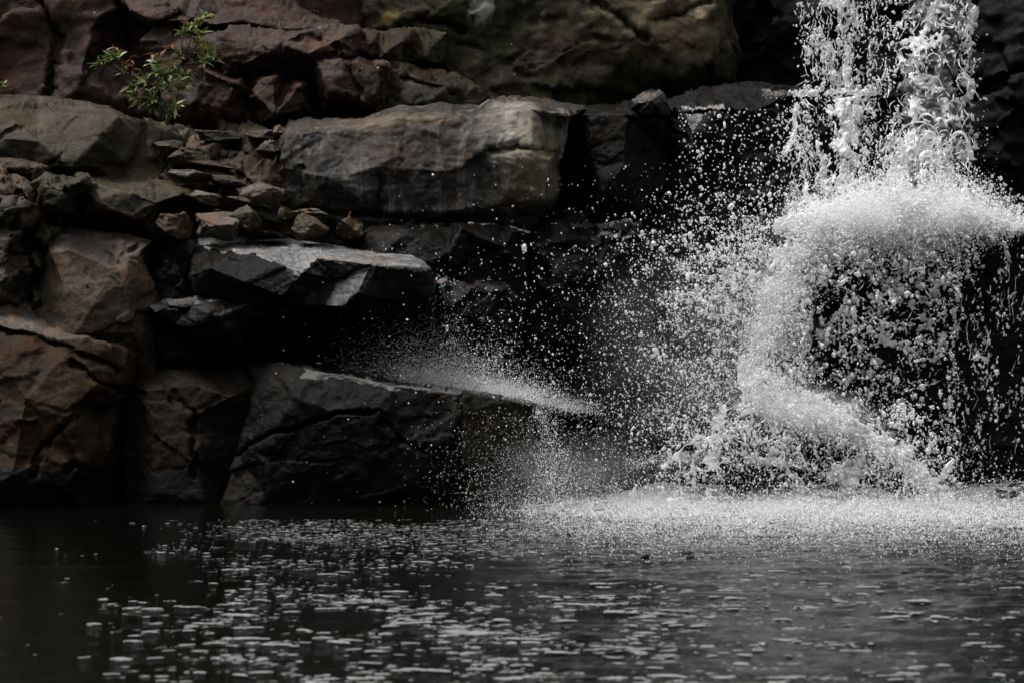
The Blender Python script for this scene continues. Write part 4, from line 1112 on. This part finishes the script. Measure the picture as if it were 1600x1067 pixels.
cur = [
    lace('c', [(1350, 385, 16.95, 105), (1350, 470, 16.9, 125), (1355, 560, 16.85, 125), (1390, 680, 16.8, 90)], scale=11, stretch=.9, thr=(.42, .7), ep=4, thick=.03, bulge=.2, seed=41, ends=(0, .5)),
    lace('c', [(1340, 385, 16.85, 100), (1345, 470, 16.8, 120), (1350, 560, 16.75, 115), (1380, 660, 16.7, 90)], scale=8, stretch=.8, thr=(.46, .7), ep=4, thick=.03, bulge=.2, seed=42, ends=(0, .5)),
    lace('c', [(1455, 378, 16.95, 26), (1462, 450, 16.9, 22), (1468, 530, 16.88, 18), (1462, 610, 16.85, 22)], scale=7, stretch=1.5, thr=(.22, .65), thick=.03, seed=43, ends=(0, .3)),
    lace('c', [(1130, 400, 16.9, 60), (1130, 470, 16.85, 80), (1120, 540, 16.8, 70)], scale=7, stretch=.9, thr=(.28, .55), thick=.03, seed=44, ends=(.2, .4)),
    lace('c', [(1565, 366, 16.95, 4), (1570, 388, 16.93, 3), (1580, 412, 16.92, 4)], scale=7, stretch=2, thr=(-.5, .5), thick=.03, seed=45),
]
join('lower_curtain', cur)['kind'] = 'stuff'

def yc(x, y): return np.interp(y, [0, 330], [18.1, 17.2]) - .12
def yv(x, y): return np.interp(y, [0, 145, 330], [18.7, 18.3, 17.5])
cxr = lambda y, g: 1450 + np.clip(g.normal(0, 28), -52, 50)
ligaments('water_threads', [
    (9, cxr, (-30, 300), yc, 25, 1.7, 'arc'), (14, cxr, (-30, 310), yc, 14, 1.3, 'arc'), (150, cxr, (-30, 320), yc, 16, .9, .7),
    (45, (1498, 1518), (-20, 290), yc, 20, 1.0, .5), (24, (1380, 1402), (-20, 320), yc, 16, 1.0, .6),
    (210, (1250, 1388), (-20, 140), yv, 13, .6, .5), (150, (1236, 1380), (150, 330), yv, 12, .6, .6), (26, (1238, 1262), (150, 245), yv, 26, .9, .5),
    (190, (1230, 1480), (385, 620), lambda x, y: 16.8, 10, 1.1, 1.0), (110, (1080, 1240), (380, 680), lambda x, y: 16.7, 10, .8, 1.3),
    (60, (1100, 1300), (640, 780), lambda x, y: 16.1, 20, 1.0, 1.2), (45, (1300, 1470), (690, 790), lambda x, y: 16.1, 15, .9, 1.0),
    (55, (1490, 1610), (370, 700), lambda x, y: 16.8, 24, .5, .15)], 77)

# droplets thrown by the falls: nobody could count them
sp = Spray(3)
def broad(px, py):
    d = np.exp(-np.maximum(0, 1180 - px) / 150.0) * np.exp(-((py - 560) / 190.0) ** 2)
    return np.clip(d, 0, 1)
sp.region(48000, 600, 1260, 250, 795, 16.5, .62, .55, .4, 3.2, .35, None, 1.0, broad)
sp.region(1500, 430, 1250, 380, 795, 16.2, .55, .4, .5, 2, .3, None, 1.0, lambda x, y: np.clip((x - 380) / 700, 0, 1))
sp.region(42000, 940, 1270, 300, 680, 16.8, .78, .6, .4, 3.4, .2, (22, .7), 1.0, lambda x, y: np.clip((x - 930 - 40 * np.sin(y / 37)) / 230, 0, 1) ** 1.6 * np.exp(-((y - 480) / 150) ** 2))
sp.region(19000, 1215, 1500, 385, 740, lambda x, y: 16.9 - (y - 385) * .0006, 1.0, .6, .4, 4.6, .18, (15, 1.1), 1.0, lambda x, y: np.clip(1.15 - (y - 385) / 420, .2, 1))
sp.region(5000, 1480, 1620, 370, 790, 16.85, 1.0, .5, .5, 3.5, .15, (14, .9, 3.0), 1.25, lambda x, y: np.clip(1.2 - (x - 1480) / 140, .2, 1))
sp.region(6500, 1215, 1410, -10, 148, lambda x, y: 18.8 - y * .002, .95, .45, .5, 3, .12, (13, 1.2, 2.2), 1.7, lambda x, y: np.exp(-((x - 1310) / 54) ** 4))
sp.region(9000, 1180, 1420, 140, 345, lambda x, y: 18.3 - (y - 140) * .003, .9, .45, .5, 2.6, .15, (18, .9, 1.5), 1.4, lambda x, y: np.exp(-((x - 1312) / 82) ** 4))
sp.stroke(9000, [(1240, 356, 17.0, 12, .6), (1330, 344, 16.95, 26, 1.2), (1430, 330, 16.9, 36, 1.4), (1500, 335, 16.9, 30, 1.1), (1560, 350, 16.95, 12, .5)], 1.1, .4, .5, 3, .15)
sp.stroke(1300, [(1500, -10, 18.3, 14, 1), (1508, 150, 18.1, 14, 1), (1510, 300, 17.5, 20, 1.4)], 1.1, .5, .6, 4, .2, (20, 1.0))
sp.stroke(700, [(1500, 305, 17.2, 16, 1), (1560, 325, 17.2, 18, .8), (1620, 340, 17.2, 12, .4)], 1.1, .45, .6, 3.5, .2)
sp.stroke(900, [(1400, 0, 18.4, 16, 1), (1390, 150, 18.2, 28, 1), (1380, 300, 17.6, 30, 1)], 1.2, .45, .6, 3.5, .2, (14, 1.1, 1.3))
sp.stroke(6000, chute_p := [(a, b, c - .1, d * .8, 1.0) for a, b, c, d in chute], 1.1, .5, .4, 3.8, .15, (20, .6))
sp.region(14000, 980, 1500, 630, 800, 16.2, .95, .55, .4, 3.6, .12, (20, 1.1), 1.0, lambda x, y: np.clip((x - 980) / 150, 0, 1) * np.clip((1530 - x) / 120, 0, 1))
sp.region(700, 1060, 1260, 170, 350, 17.6, 1.0, .45, .5, 2.6, .3)
o = sp.build('spray_droplets', 'drop')
tag(o, 'white droplets of spray thrown out all round the lower waterfall', 'spray', kind='stuff')

# fine mist drifting off the falls, over the low ledge and the pool
mi = Spray(9)
g_ = mi.rg
n = 56000
tt = g_.random(n) ** .8
ex = np.interp(tt, [0, .25, .6, .85, 1], [500, 600, 730, 850, 950]); ey = np.interp(tt, [0, .25, .6, .85, 1], [580, 598, 616, 638, 646])
up = g_.exponential(1, n) * np.interp(tt, [0, .3, .7, 1], [30, 34, 24, 9])
kp = g_.random(n) < np.interp(tt, [0, .2, .55, .85, .95, 1], [.04, .25, .9, .5, .12, .0])
mi.add((ex + g_.normal(0, 6, n))[kp], (ey - up + 2 + g_.normal(0, 2, n))[kp], np.interp(tt, [0, 1], [16.75, 16.5])[kp] + g_.normal(0, .12, kp.sum()), mi.sizes(kp.sum(), .38, .35, .22, .9))
mi.stroke(1800, [(842, 636, 16.1, 7, .5), (862, 700, 16.05, 13, .8), (880, 790, 16.0, 30, 1.4)], .45, .35, .25, 1, .08)
mi.stroke(1300, [(975, 724, 16.6, 6, .6), (1040, 716, 16.6, 6, 1), (1100, 716, 16.5, 6, 1), (1180, 700, 16.4, 10, 1)], .5, .35, .25, 1.1, .08)
mi.region(16000, 600, 1000, 640, 800, 15.7, .36, .3, .25, .8, .15, None, 1.0, lambda x, y: np.exp(-((x - 850) / 110) ** 2) * np.clip((y - 600) / 190, 0.1, 1))
mi.region(34000, 900, 1260, 440, 800, 16.3, .42, .3, .25, .9, .3, (60, .5), 1.0, lambda x, y: np.clip((x - 900) / 300, 0, 1))
mi.stroke(26000, [(1230, 352, 17.0, 20, .6), (1330, 344, 16.9, 34, 1.2), (1430, 330, 16.9, 44, 1.4), (1510, 335, 16.9, 36, 1.1), (1600, 352, 16.95, 8, .5)], .5, .3, .25, 1, .2)
mi.stroke(26000, [(a, b, c - .15, d * .95, 1.0) for a, b, c, d in chute], .5, .35, .25, 1.1, .2, (26, .5))
rg = mi.rg
n = 60000
px = rg.uniform(700, 1680, n); py = 802 + np.abs(rg.normal(0, 1, n)) * 30
Yw = CAM_H / (KPX * (py - 533.5))
hgt = rg.exponential(.075, n)
keep = rg.random(n) < np.clip((px - 700) / 300, 0, 1) ** 1.5
C = W(px, py, Yw)[keep]; C[:, 2] = hgt[keep] + .01
mi.C.append(C); mi.R.append(mi.sizes(len(C), .45, .4, .25, 1.4) * KPX * C[:, 1]); mi.S.append(np.ones(len(C)))
o = mi.build('mist', 'mist')
tag(o, 'fine white mist hanging over the low ledge and the foot of the falls', 'mist', kind='stuff')


# soft airborne mist, too fine to see as drops
def mist_cloud(px, py, Y, hx, hy, hd, dens, label, rot=0.0, sc=2.2):
    import bmesh
    bm = bmesh.new(); bmesh.ops.create_icosphere(bm, subdivisions=3, radius=1)
    me = bpy.data.meshes.new('mist_cloud'); bm.to_mesh(me); bm.free()
    o = bpy.data.objects.new('mist_cloud', me); S.collection.objects.link(o)
    o.location = W(px, py, Y).tolist(); o.scale = (hx * KPX * Y, hd, hy * KPX * Y); o.rotation_euler = (0, rot, 0)
    m = bpy.data.materials.new('airborne_mist'); m.use_nodes = True; t = m.node_tree
    t.nodes.remove(t.nodes['Principled BSDF'])
    v = nd(t, 'ShaderNodeVolumePrincipled'); v.inputs['Color'].default_value = (.97, .975, .985, 1); v.inputs['Anisotropy'].default_value = .2
    tc = nd(t, 'ShaderNodeTexCoord'); ln = nd(t, 'ShaderNodeVectorMath', operation='LENGTH')
    t.links.new(tc.outputs['Object'], ln.inputs[0])
    mr = nd(t, 'ShaderNodeMapRange', interpolation_type='SMOOTHERSTEP')
    mr.inputs[1].default_value = .05; mr.inputs[2].default_value = .98; mr.inputs[3].default_value = dens; mr.inputs[4].default_value = 0
    t.links.new(ln.outputs['Value'], mr.inputs[0])
    pos = nd(t, 'ShaderNodeNewGeometry').outputs['Position']
    mu = nd(t, 'ShaderNodeMath', operation='MULTIPLY')
    t.links.new(mr.outputs[0], mu.inputs[0]); t.links.new(ramp(t, noise(t, pos, sc, 4, .6), [(.36, .1), (.62, 1.6)]), mu.inputs[1])
    t.links.new(mu.outputs[0], v.inputs['Density']); t.links.new(v.outputs[0], t.nodes['Material Output'].inputs['Volume'])
    me.materials.append(m); tag(o, label, 'mist', kind='stuff')
mist_cloud(1400, 332, 16.75, 215, 52, .40, 4.5, 'soft white mist where the upper fall strikes the ledge', 0, 4)
mist_cloud(1212, 480, 16.7, 75, 140, .30, 1.3, 'soft mist round the narrow middle of the cascade', 0, 4)
mist_cloud(1265, 645, 16.25, 170, 62, .30, 2.4, 'soft mist along the slanting lower cascade', .25, 4)
mist_cloud(1230, 800, 15.3, 560, 42, 1.3, .75, 'low bank of mist on the pool at the foot of the falls', 0, 2.5)
mist_cloud(760, 606, 16.7, 210, 34, .35, .9, 'thin veil of mist along the top of the low dark ledge', .2, 3)
mist_cloud(900, 740, 15.9, 180, 90, .35, .35, 'faint mist at the right end of the low dark ledge', 0, 3)
mist_cloud(1090, 560, 16.5, 250, 230, .45, .16, 'faint spray haze left of the cascade', 0, 2)


# froth churned up on the pool below the falls
def froth():
    xs = np.arange(-1.4, 6.9, 0.013); ys = np.arange(11.6, 16.9, 0.018)
    X, Y = np.meshgrid(xs, ys)
    P = np.column_stack([X.ravel(), Y.ravel(), np.zeros(X.size)])
    n = .55 * ridged(P * np.array([4.0, 7.0, 1]), 5, 61) + .55 * fbm(P * np.array([1.2, 1.6, 1]), 4, 62) + .25 * fbm(P * np.array([14., 22., 1]), 3, 63)
    edge = np.clip((P[:, 1] - 11.8 + .35 * fbm(P * .9, 2, 65)) / 3.4, 0, 1) * np.clip((P[:, 0] + 1.3) / 2.4, 0, 1)
    t = n - (1.0 - 1.05 * edge)
    h = np.clip(t, 0, 1.0)
    P[:, 2] = .004 + .03 * h * edge + .07 * edge ** 3 * np.clip(fbm(P * np.array([3.2, 3.2, 1.]), 5, 66) + .15, 0, 1) + .16 * np.clip((P[:, 1] - 15.2) / 1.0, 0, 1) * np.clip((P[:, 0] - .2) / 1.2, 0, 1) * np.clip(fbm(P * np.array([2.2, 1.5, 1.]), 4, 69) + .22, 0, 1) + .010 * edge * fbm(P * 20.0, 3, 67)
    ny, nx = len(ys), len(xs)
    idx = np.arange(nx * ny).reshape(ny, nx)
    q = np.stack([idx[:-1, :-1].ravel(), idx[:-1, 1:].ravel(), idx[1:, 1:].ravel(), idx[1:, :-1].ravel()], 1)
    q = q[(t[q] > 0).sum(1) >= 3]
    used = np.unique(q); rm = np.full(nx * ny, -1); rm[used] = np.arange(len(used)); q = rm[q]
    A = P[used]; B = A.copy(); B[:, 2] -= .03
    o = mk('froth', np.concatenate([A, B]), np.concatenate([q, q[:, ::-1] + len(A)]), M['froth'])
    tag(o, 'churned white froth on the pool at the foot of the falls', 'froth', kind='stuff')
froth()


# foam flecks floating on the pool
def fleck_arrays(seed, res=26):
    rg = np.random.default_rng(seed)
    k = rg.integers(1, 5)
    cs = np.column_stack([rg.uniform(-.7, .7, k), rg.uniform(-.22, .22, k)]); rs = rg.uniform(.22, .42, k)
    nu = res
    g = np.linspace(-1.25, 1.25, nu)
    X, Y = np.meshgrid(g, g * .7)
    p = np.column_stack([X.ravel(), Y.ravel(), np.full(X.size, seed * 1.7)])
    f = np.full(len(p), -1.0)
    for c, r in zip(cs, rs):
        d = np.hypot((p[:, 0] - c[0]) * .75, (p[:, 1] - c[1]) * 1.25)
        f = np.maximum(f, 1 - d / r)
    f += .30 * fbm(p * 3.2, 3, seed)
    idx = np.arange(nu * nu).reshape(nu, nu)
    q = np.stack([idx[:-1, :-1].ravel(), idx[:-1, 1:].ravel(), idx[1:, 1:].ravel(), idx[1:, :-1].ravel()], 1)
    q = q[(f[q] > 0).sum(1) >= 3]
    used = np.unique(q); rm = np.full(nu * nu, -1); rm[used] = np.arange(len(used)); q = rm[q]
    z = .16 * np.sqrt(np.clip(f[used], 0, 1)) * (1 + .5 * fbm(p[used] * 9, 2, seed + 3))
    top = np.column_stack([p[used, :2], z]); bot = top.copy(); bot[:, 2] = -.12
    return np.concatenate([top, bot]), np.concatenate([q, q[:, ::-1] + len(top)])


def foam():
    rg = np.random.default_rng(21)
    n = 56000
    px = rg.uniform(-40, 1640, n); py = 812 + 262 * rg.random(n) ** 1.25
    # how thickly the flecks lie, over the pool as seen
    d = np.clip((px - 60) / 420, 0.06, 1) * np.exp(-np.maximum(0, px - 1000) / 420)
    far = np.exp(-((py - 835) / 32) ** 2) * np.clip((px - 170) / 260, 0, 1) ** 1.5
    band = np.clip(.19 * d * (.55 + .45 * np.exp(-((py - 960) / 70) ** 2)) + .9 * far, 0, 1)
    band *= np.clip((px - 150 + 60 * np.sin(py / 9.0)) / 260 + np.clip((py - 850) / 60, 0, 1), .08, 1)
    cl = fbm(np.column_stack([px / 130, py / 26, np.zeros(n)]), 3, 77)
    m = rg.random(n) < band * np.clip(.55 + 1.5 * cl, .05, 1.5)
    px, py = px[m], py[m]
    Y = CAM_H / (KPX * (py - 533.5))
    nearw = np.clip((py - 830) / 130, 0, 1)
    size = np.exp(np.clip(rg.normal(0, .55, len(px)), -1.2, 1.15)) * (.0062 + .0064 * nearw)
    asp = rg.uniform(.7, 2.3, len(px))
    rot = rg.normal(0, .22, len(px))
    vis = size * asp / Y
    order = np.argsort(-vis)
    px, py, Y, size, asp, rot = (a[order] for a in (px, py, Y, size, asp, rot))
    shapes = [fleck_arrays(700 + k) for k in range(14)]
    meshes = []
    for V, F in shapes:
        meshes.append(mesh_from('foam_fleck', V, F.ravel(), np.full(len(F), 4), M['foam']))
    lab = 'white foam fleck floating on the dark pool, one of many much alike'
    for i in range(min(300, len(px))):
        o = bpy.data.objects.new('foam_fleck', meshes[i % 14])
        w = W(px[i], py[i], Y[i])
        o.location = (w[0], w[1], 0.004)
        o.rotation_euler = (0, 0, rot[i])
        o.scale = (size[i] * asp[i] * 1.5, size[i] * 1.9, size[i] * .9)
        S.collection.objects.link(o)
        tag(o, lab, 'foam', 'foam flecks floating on the pool')
    small = [fleck_arrays(900 + k, 9) for k in range(12)]
    Vs, Fs, off = [], [], 0
    for i in range(300, len(px)):
        V, F = small[i % 12]
        c, s_ = math.cos(rot[i]), math.sin(rot[i])
        v = V * np.array([size[i] * asp[i] * 1.5, size[i] * 1.9, size[i] * 1.2])
        w = W(px[i], py[i], Y[i])
        v = np.column_stack([v[:, 0] * c - v[:, 1] * s_ + w[0], v[:, 0] * s_ + v[:, 1] * c + w[1], v[:, 2] + .004])
        Vs.append(v); Fs.append(F + off); off += len(v)
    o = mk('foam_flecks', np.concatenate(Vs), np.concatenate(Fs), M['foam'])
    tag(o, 'countless small white foam flecks drifting on the dark pool', 'foam', kind='stuff')
foam()

# ------------------------------------------------------------------ plants and litter on the rocks
def leaf_mat(name, a, b_, c):
    m, t, b = new_mat(name)
    pos = nd(t, 'ShaderNodeNewGeometry').outputs['Position']
    col = ramp(t, noise(t, pos, 6.0, 3, .6), [(.35, a), (.5, b_), (.66, c)])
    t.links.new(col, b.inputs['Base Color'])
    b.inputs['Roughness'].default_value = 0.42
    b.inputs['Specular IOR Level'].default_value = 0.35
    tr = nd(t, 'ShaderNodeBsdfTranslucent'); t.links.new(col, tr.inputs['Color'])
    mx = nd(t, 'ShaderNodeMixShader'); mx.inputs[0].default_value = .25
    t.links.new(b.outputs[0], mx.inputs[1]); t.links.new(tr.outputs[0], mx.inputs[2])
    t.links.new(mx.outputs[0], t.nodes['Material Output'].inputs['Surface'])
    return m


M['leaf'] = leaf_mat('green_leaf', (.055, .075, .024), (.10, .135, .040), (.19, .20, .055))
M['dead'] = leaf_mat('withered_leaf', (.10, .035, .015), (.16, .065, .03), (.22, .11, .06))
M['twig'] = leaf_mat('brown_twig', (.02, .013, .010), (.04, .025, .018), (.06, .04, .03))


def leaf_blade(base, direction, length, width, curl, rg):
    """one lance-shaped leaf, folded along the midrib and arching"""
    d = Vector(direction).normalized()
    side = d.cross(Vector((rg.normal(0, .5), rg.normal(0, .5), 1))).normalized()
    up = side.cross(d).normalized()
    n = 6
    V, F = [], []
    for i in range(n + 1):
        s = i / n
        w = width * (math.sin(math.pi * min(1, s * .92 + .04)) ** .8) * (1 - .35 * s)
        p = Vector(base) + d * (length * s) - Vector((0, 0, 1)) * (curl * length * s * s)
        V += [p - side * w + up * w * .35, p, p + side * w + up * w * .35]
        if i:
            k = 3 * i
            F += [(k - 3, k - 2, k + 1, k), (k - 2, k - 1, k + 2, k + 1)]
    return V, F


def leaves(name, tips, mat, parent, seed, per=8, L=(.05, .085), droop=0.0):
    rg = np.random.default_rng(seed)
    Vs, Fs, off = [], [], 0
    for tip, ax in tips:
        n = max(3, int(rg.normal(per, 1.5)))
        a = Vector(ax).normalized()
        s1 = a.orthogonal().normalized(); s2 = a.cross(s1)
        for k in range(n):
            th = 2 * math.pi * k / n + rg.uniform(-.4, .4)
            el = rg.uniform(.15, 1.05)
            d = (s1 * math.cos(th) + s2 * math.sin(th)) * math.cos(el) + a * math.sin(el)
            d = d - Vector((0, 0, droop * rg.uniform(.6, 1.3)))
            base = Vector(tip) - a * rg.uniform(0, .05)
            l = rg.uniform(*L)
            V, F = leaf_blade(base, d, l, l * rg.uniform(.13, .2), rg.uniform(.0, .35), rg)
            Vs += [v[:] for v in V]; Fs += [[x + off for x in f] for f in F]; off += len(V)
    return mk(name, np.array(Vs), np.array(Fs), M[mat], True, parent)


def tube(name, paths, mat, parent=None, sides=6):
    Vs, Fs, off = [], [], 0
    for pts in paths:
        P = [Vector(p[:3]) for p in pts]; R = [p[3] for p in pts]
        for i, p in enumerate(P):
            d = (P[min(i + 1, len(P) - 1)] - P[max(i - 1, 0)]).normalized()
            s1 = d.orthogonal().normalized(); s2 = d.cross(s1)
            for k in range(sides):
                th = 2 * math.pi * k / sides
                Vs.append((p + (s1 * math.cos(th) + s2 * math.sin(th)) * R[i])[:])
            if i:
                a = off + (i - 1) * sides; b = a + sides
                for k in range(sides):
                    k2 = (k + 1) % sides
                    Fs.append((a + k, a + k2, b + k2, b + k))
        off += len(P) * sides
    return mk(name, np.array(Vs), np.array(Fs), M[mat], True, parent)


def shrub():
    rg = np.random.default_rng(31)
    basep = W(262, 196, 18.15)
    t = empty('shrub', basep.tolist())
    tag(t, 'leafy green shrub with some withered orange leaves growing from the rocks at upper left', 'shrub')
    hubs = {'a': (248, 148, 18.05), 'b': (286, 100, 18.15), 'c': (206, 116, 18.0)}
    green = [('c', 150, 98), ('c', 166, 92), ('c', 174, 84), ('c', 184, 88), ('c', 192, 112), ('a', 204, 136), ('a', 210, 144), ('a', 226, 122), ('a', 216, 124), ('a', 218, 160), ('a', 240, 156), ('a', 242, 166), ('a', 262, 172), ('a', 274, 166), ('a', 250, 132), ('a', 266, 128), ('a', 236, 140), ('a', 258, 116), ('a', 280, 124), ('a', 290, 116), ('a', 284, 132), ('a', 270, 140), ('b', 318, 26), ('b', 310, 34), ('b', 312, 46), ('b', 300, 42), ('b', 290, 52), ('b', 308, 62), ('b', 326, 76), ('b', 332, 88), ('b', 318, 92), ('b', 300, 74), ('b', 278, 84), ('b', 290, 96), ('b', 270, 104), ('b', 244, 98), ('a', 250, 108)]
    dead = [('c', 178, 76), ('c', 204, 90), ('c', 208, 104), ('a', 214, 142), ('a', 236, 78), ('a', 248, 84), ('b', 268, 62), ('b', 280, 50), ('b', 298, 104), ('a', 250, 100), ('b', 296, 34)]
    paths, gt, dt = [], [], []
    H = {}
    for k, (x, y, Y) in hubs.items():
        h = W(x, y, Y); H[k] = Vector(h.tolist())
        b0 = Vector(basep.tolist())
        mid = (b0 + H[k]) / 2 + Vector((rg.normal(0, .03), -.05, rg.normal(0, .03)))
        paths.append([(*b0, .012), (*mid, .009), (*H[k], .006)])
    for lst, out in ((green, gt), (dead, dt)):
        for k, x, y in lst:
            tip = Vector(W(x + rg.normal(0, 2), y + rg.normal(0, 2), hubs[k][2] - .12 + rg.normal(0, .12)).tolist())
            h = H[k]
            m1 = h.lerp(tip, .45) + Vector((rg.normal(0, .02), rg.normal(0, .02), -.02))
            paths.append([(*h, .005), (*m1, .0038), (*tip, .0022)])
            out.append((tip, (tip - m1).normalized() * .6 + Vector((0, -.1, .45))))
    rel = [[(p[0] - basep[0], p[1] - basep[1], p[2] - basep[2], p[3]) for p in q] for q in paths]
    tube('stem', rel, 'twig', t)
    shift = lambda L: [(Vector(a) - Vector(basep.tolist()), b) for a, b in L]
    leaves('foliage', shift(gt), 'leaf', t, 5, 15, (.06, .125))
    leaves('withered_leaves', shift(dt), 'dead', t, 6, 4, (.06, .10), .8)
shrub()


def tuft(px, py, Y, n, size, label, seed):
    b0 = W(px, py, Y)
    t = empty('seedling', b0.tolist())
    tag(t, label, 'plant')
    rg = np.random.default_rng(seed)
    tips = []; paths = []
    for k in range(n):
        tip = Vector((rg.normal(0, size * .6), rg.uniform(-.12, -.02), abs(rg.normal(0, size * .5)) + size * .2))
        tips.append((tip, (tip.x, -.2, .5))); paths.append([(0, 0, 0, .003), (tip.x * .5, tip.y * .5, tip.z * .6, .0025), (*tip, .0015)])
    tube('stem', paths, 'twig', t, 5)
    leaves('foliage', tips, 'leaf', t, seed + 1, 6, (size * .4, size * .7))
tuft(441, 42, 18.75, 6, .055, 'tiny bright green seedling on the dark red slab, right of the shrub', 3)
tuft(2, 138, 18.0, 5, .09, 'small green plant at the very left edge, just behind the large tan boulder', 8)


def litter(name, px, py, Y, L, w, mat, label, cat, seed, d=(1, 0, .3)):
    rg = np.random.default_rng(seed)
    V, F = leaf_blade((0, 0, 0), d, L, w, .3, rg)
    V = np.array([v[:] for v in V]); nrm = np.array([0, 0, .002])
    V2 = np.concatenate([V, V - nrm]); F = np.array(F)
    o = mk(name, V2, np.concatenate([F, F[:, ::-1] + len(V)]), M[mat])
    o.location = W(px, py, Y).tolist()
    tag(o, label, cat)
litter('fallen_leaf', 494, 568, 16.3, .05, .010, 'dead', 'small orange fallen leaf on the misty top of the low dark ledge', 'leaf', 2)
litter('fallen_leaf', 284, 480, 16.2, .09, .016, 'dead', 'curled pale brown leaf lying on the dark tilted wedge', 'leaf', 4, (.8, -.1, .7))
for px, py, Y, l, a, nm, lab, cat in ((544, 343, 17.35, .07, 1.2, 'twig', 'short red-brown twig standing on the ledge below the wide streaked block', 'twig'),):
    b0 = W(px, py, Y)
    o = tube(nm, [[(0, 0, -.02, .006), (l * .3 * math.cos(a), 0, l * .5, .007), (l * math.cos(a), 0, l * math.sin(a), .004)]], 'dead')
    o.location = b0.tolist(); tag(o, lab, cat)


def driftwood(px, py, l, label, seed):
    Y = CAM_H / (KPX * (py - 533.5)); b0 = W(px, py, Y)
    rg = np.random.default_rng(seed)
    pts = [(-l / 2 + l * k / 6, rg.normal(0, .008), .012 + rg.normal(0, .006), .014 * math.sin(math.pi * (k + .6) / 7.2) + .004) for k in range(7)]
    o = tube('driftwood', [pts], 'twig', None, 8)
    o.location = (b0[0], b0[1], 0); tag(o, label, 'driftwood')
driftwood(1074, 867, .075, 'larger dark scrap of driftwood floating in front of the white froth', 1)
driftwood(1009, 872, .06, 'smaller dark scrap of driftwood floating left of another in front of the froth', 2)
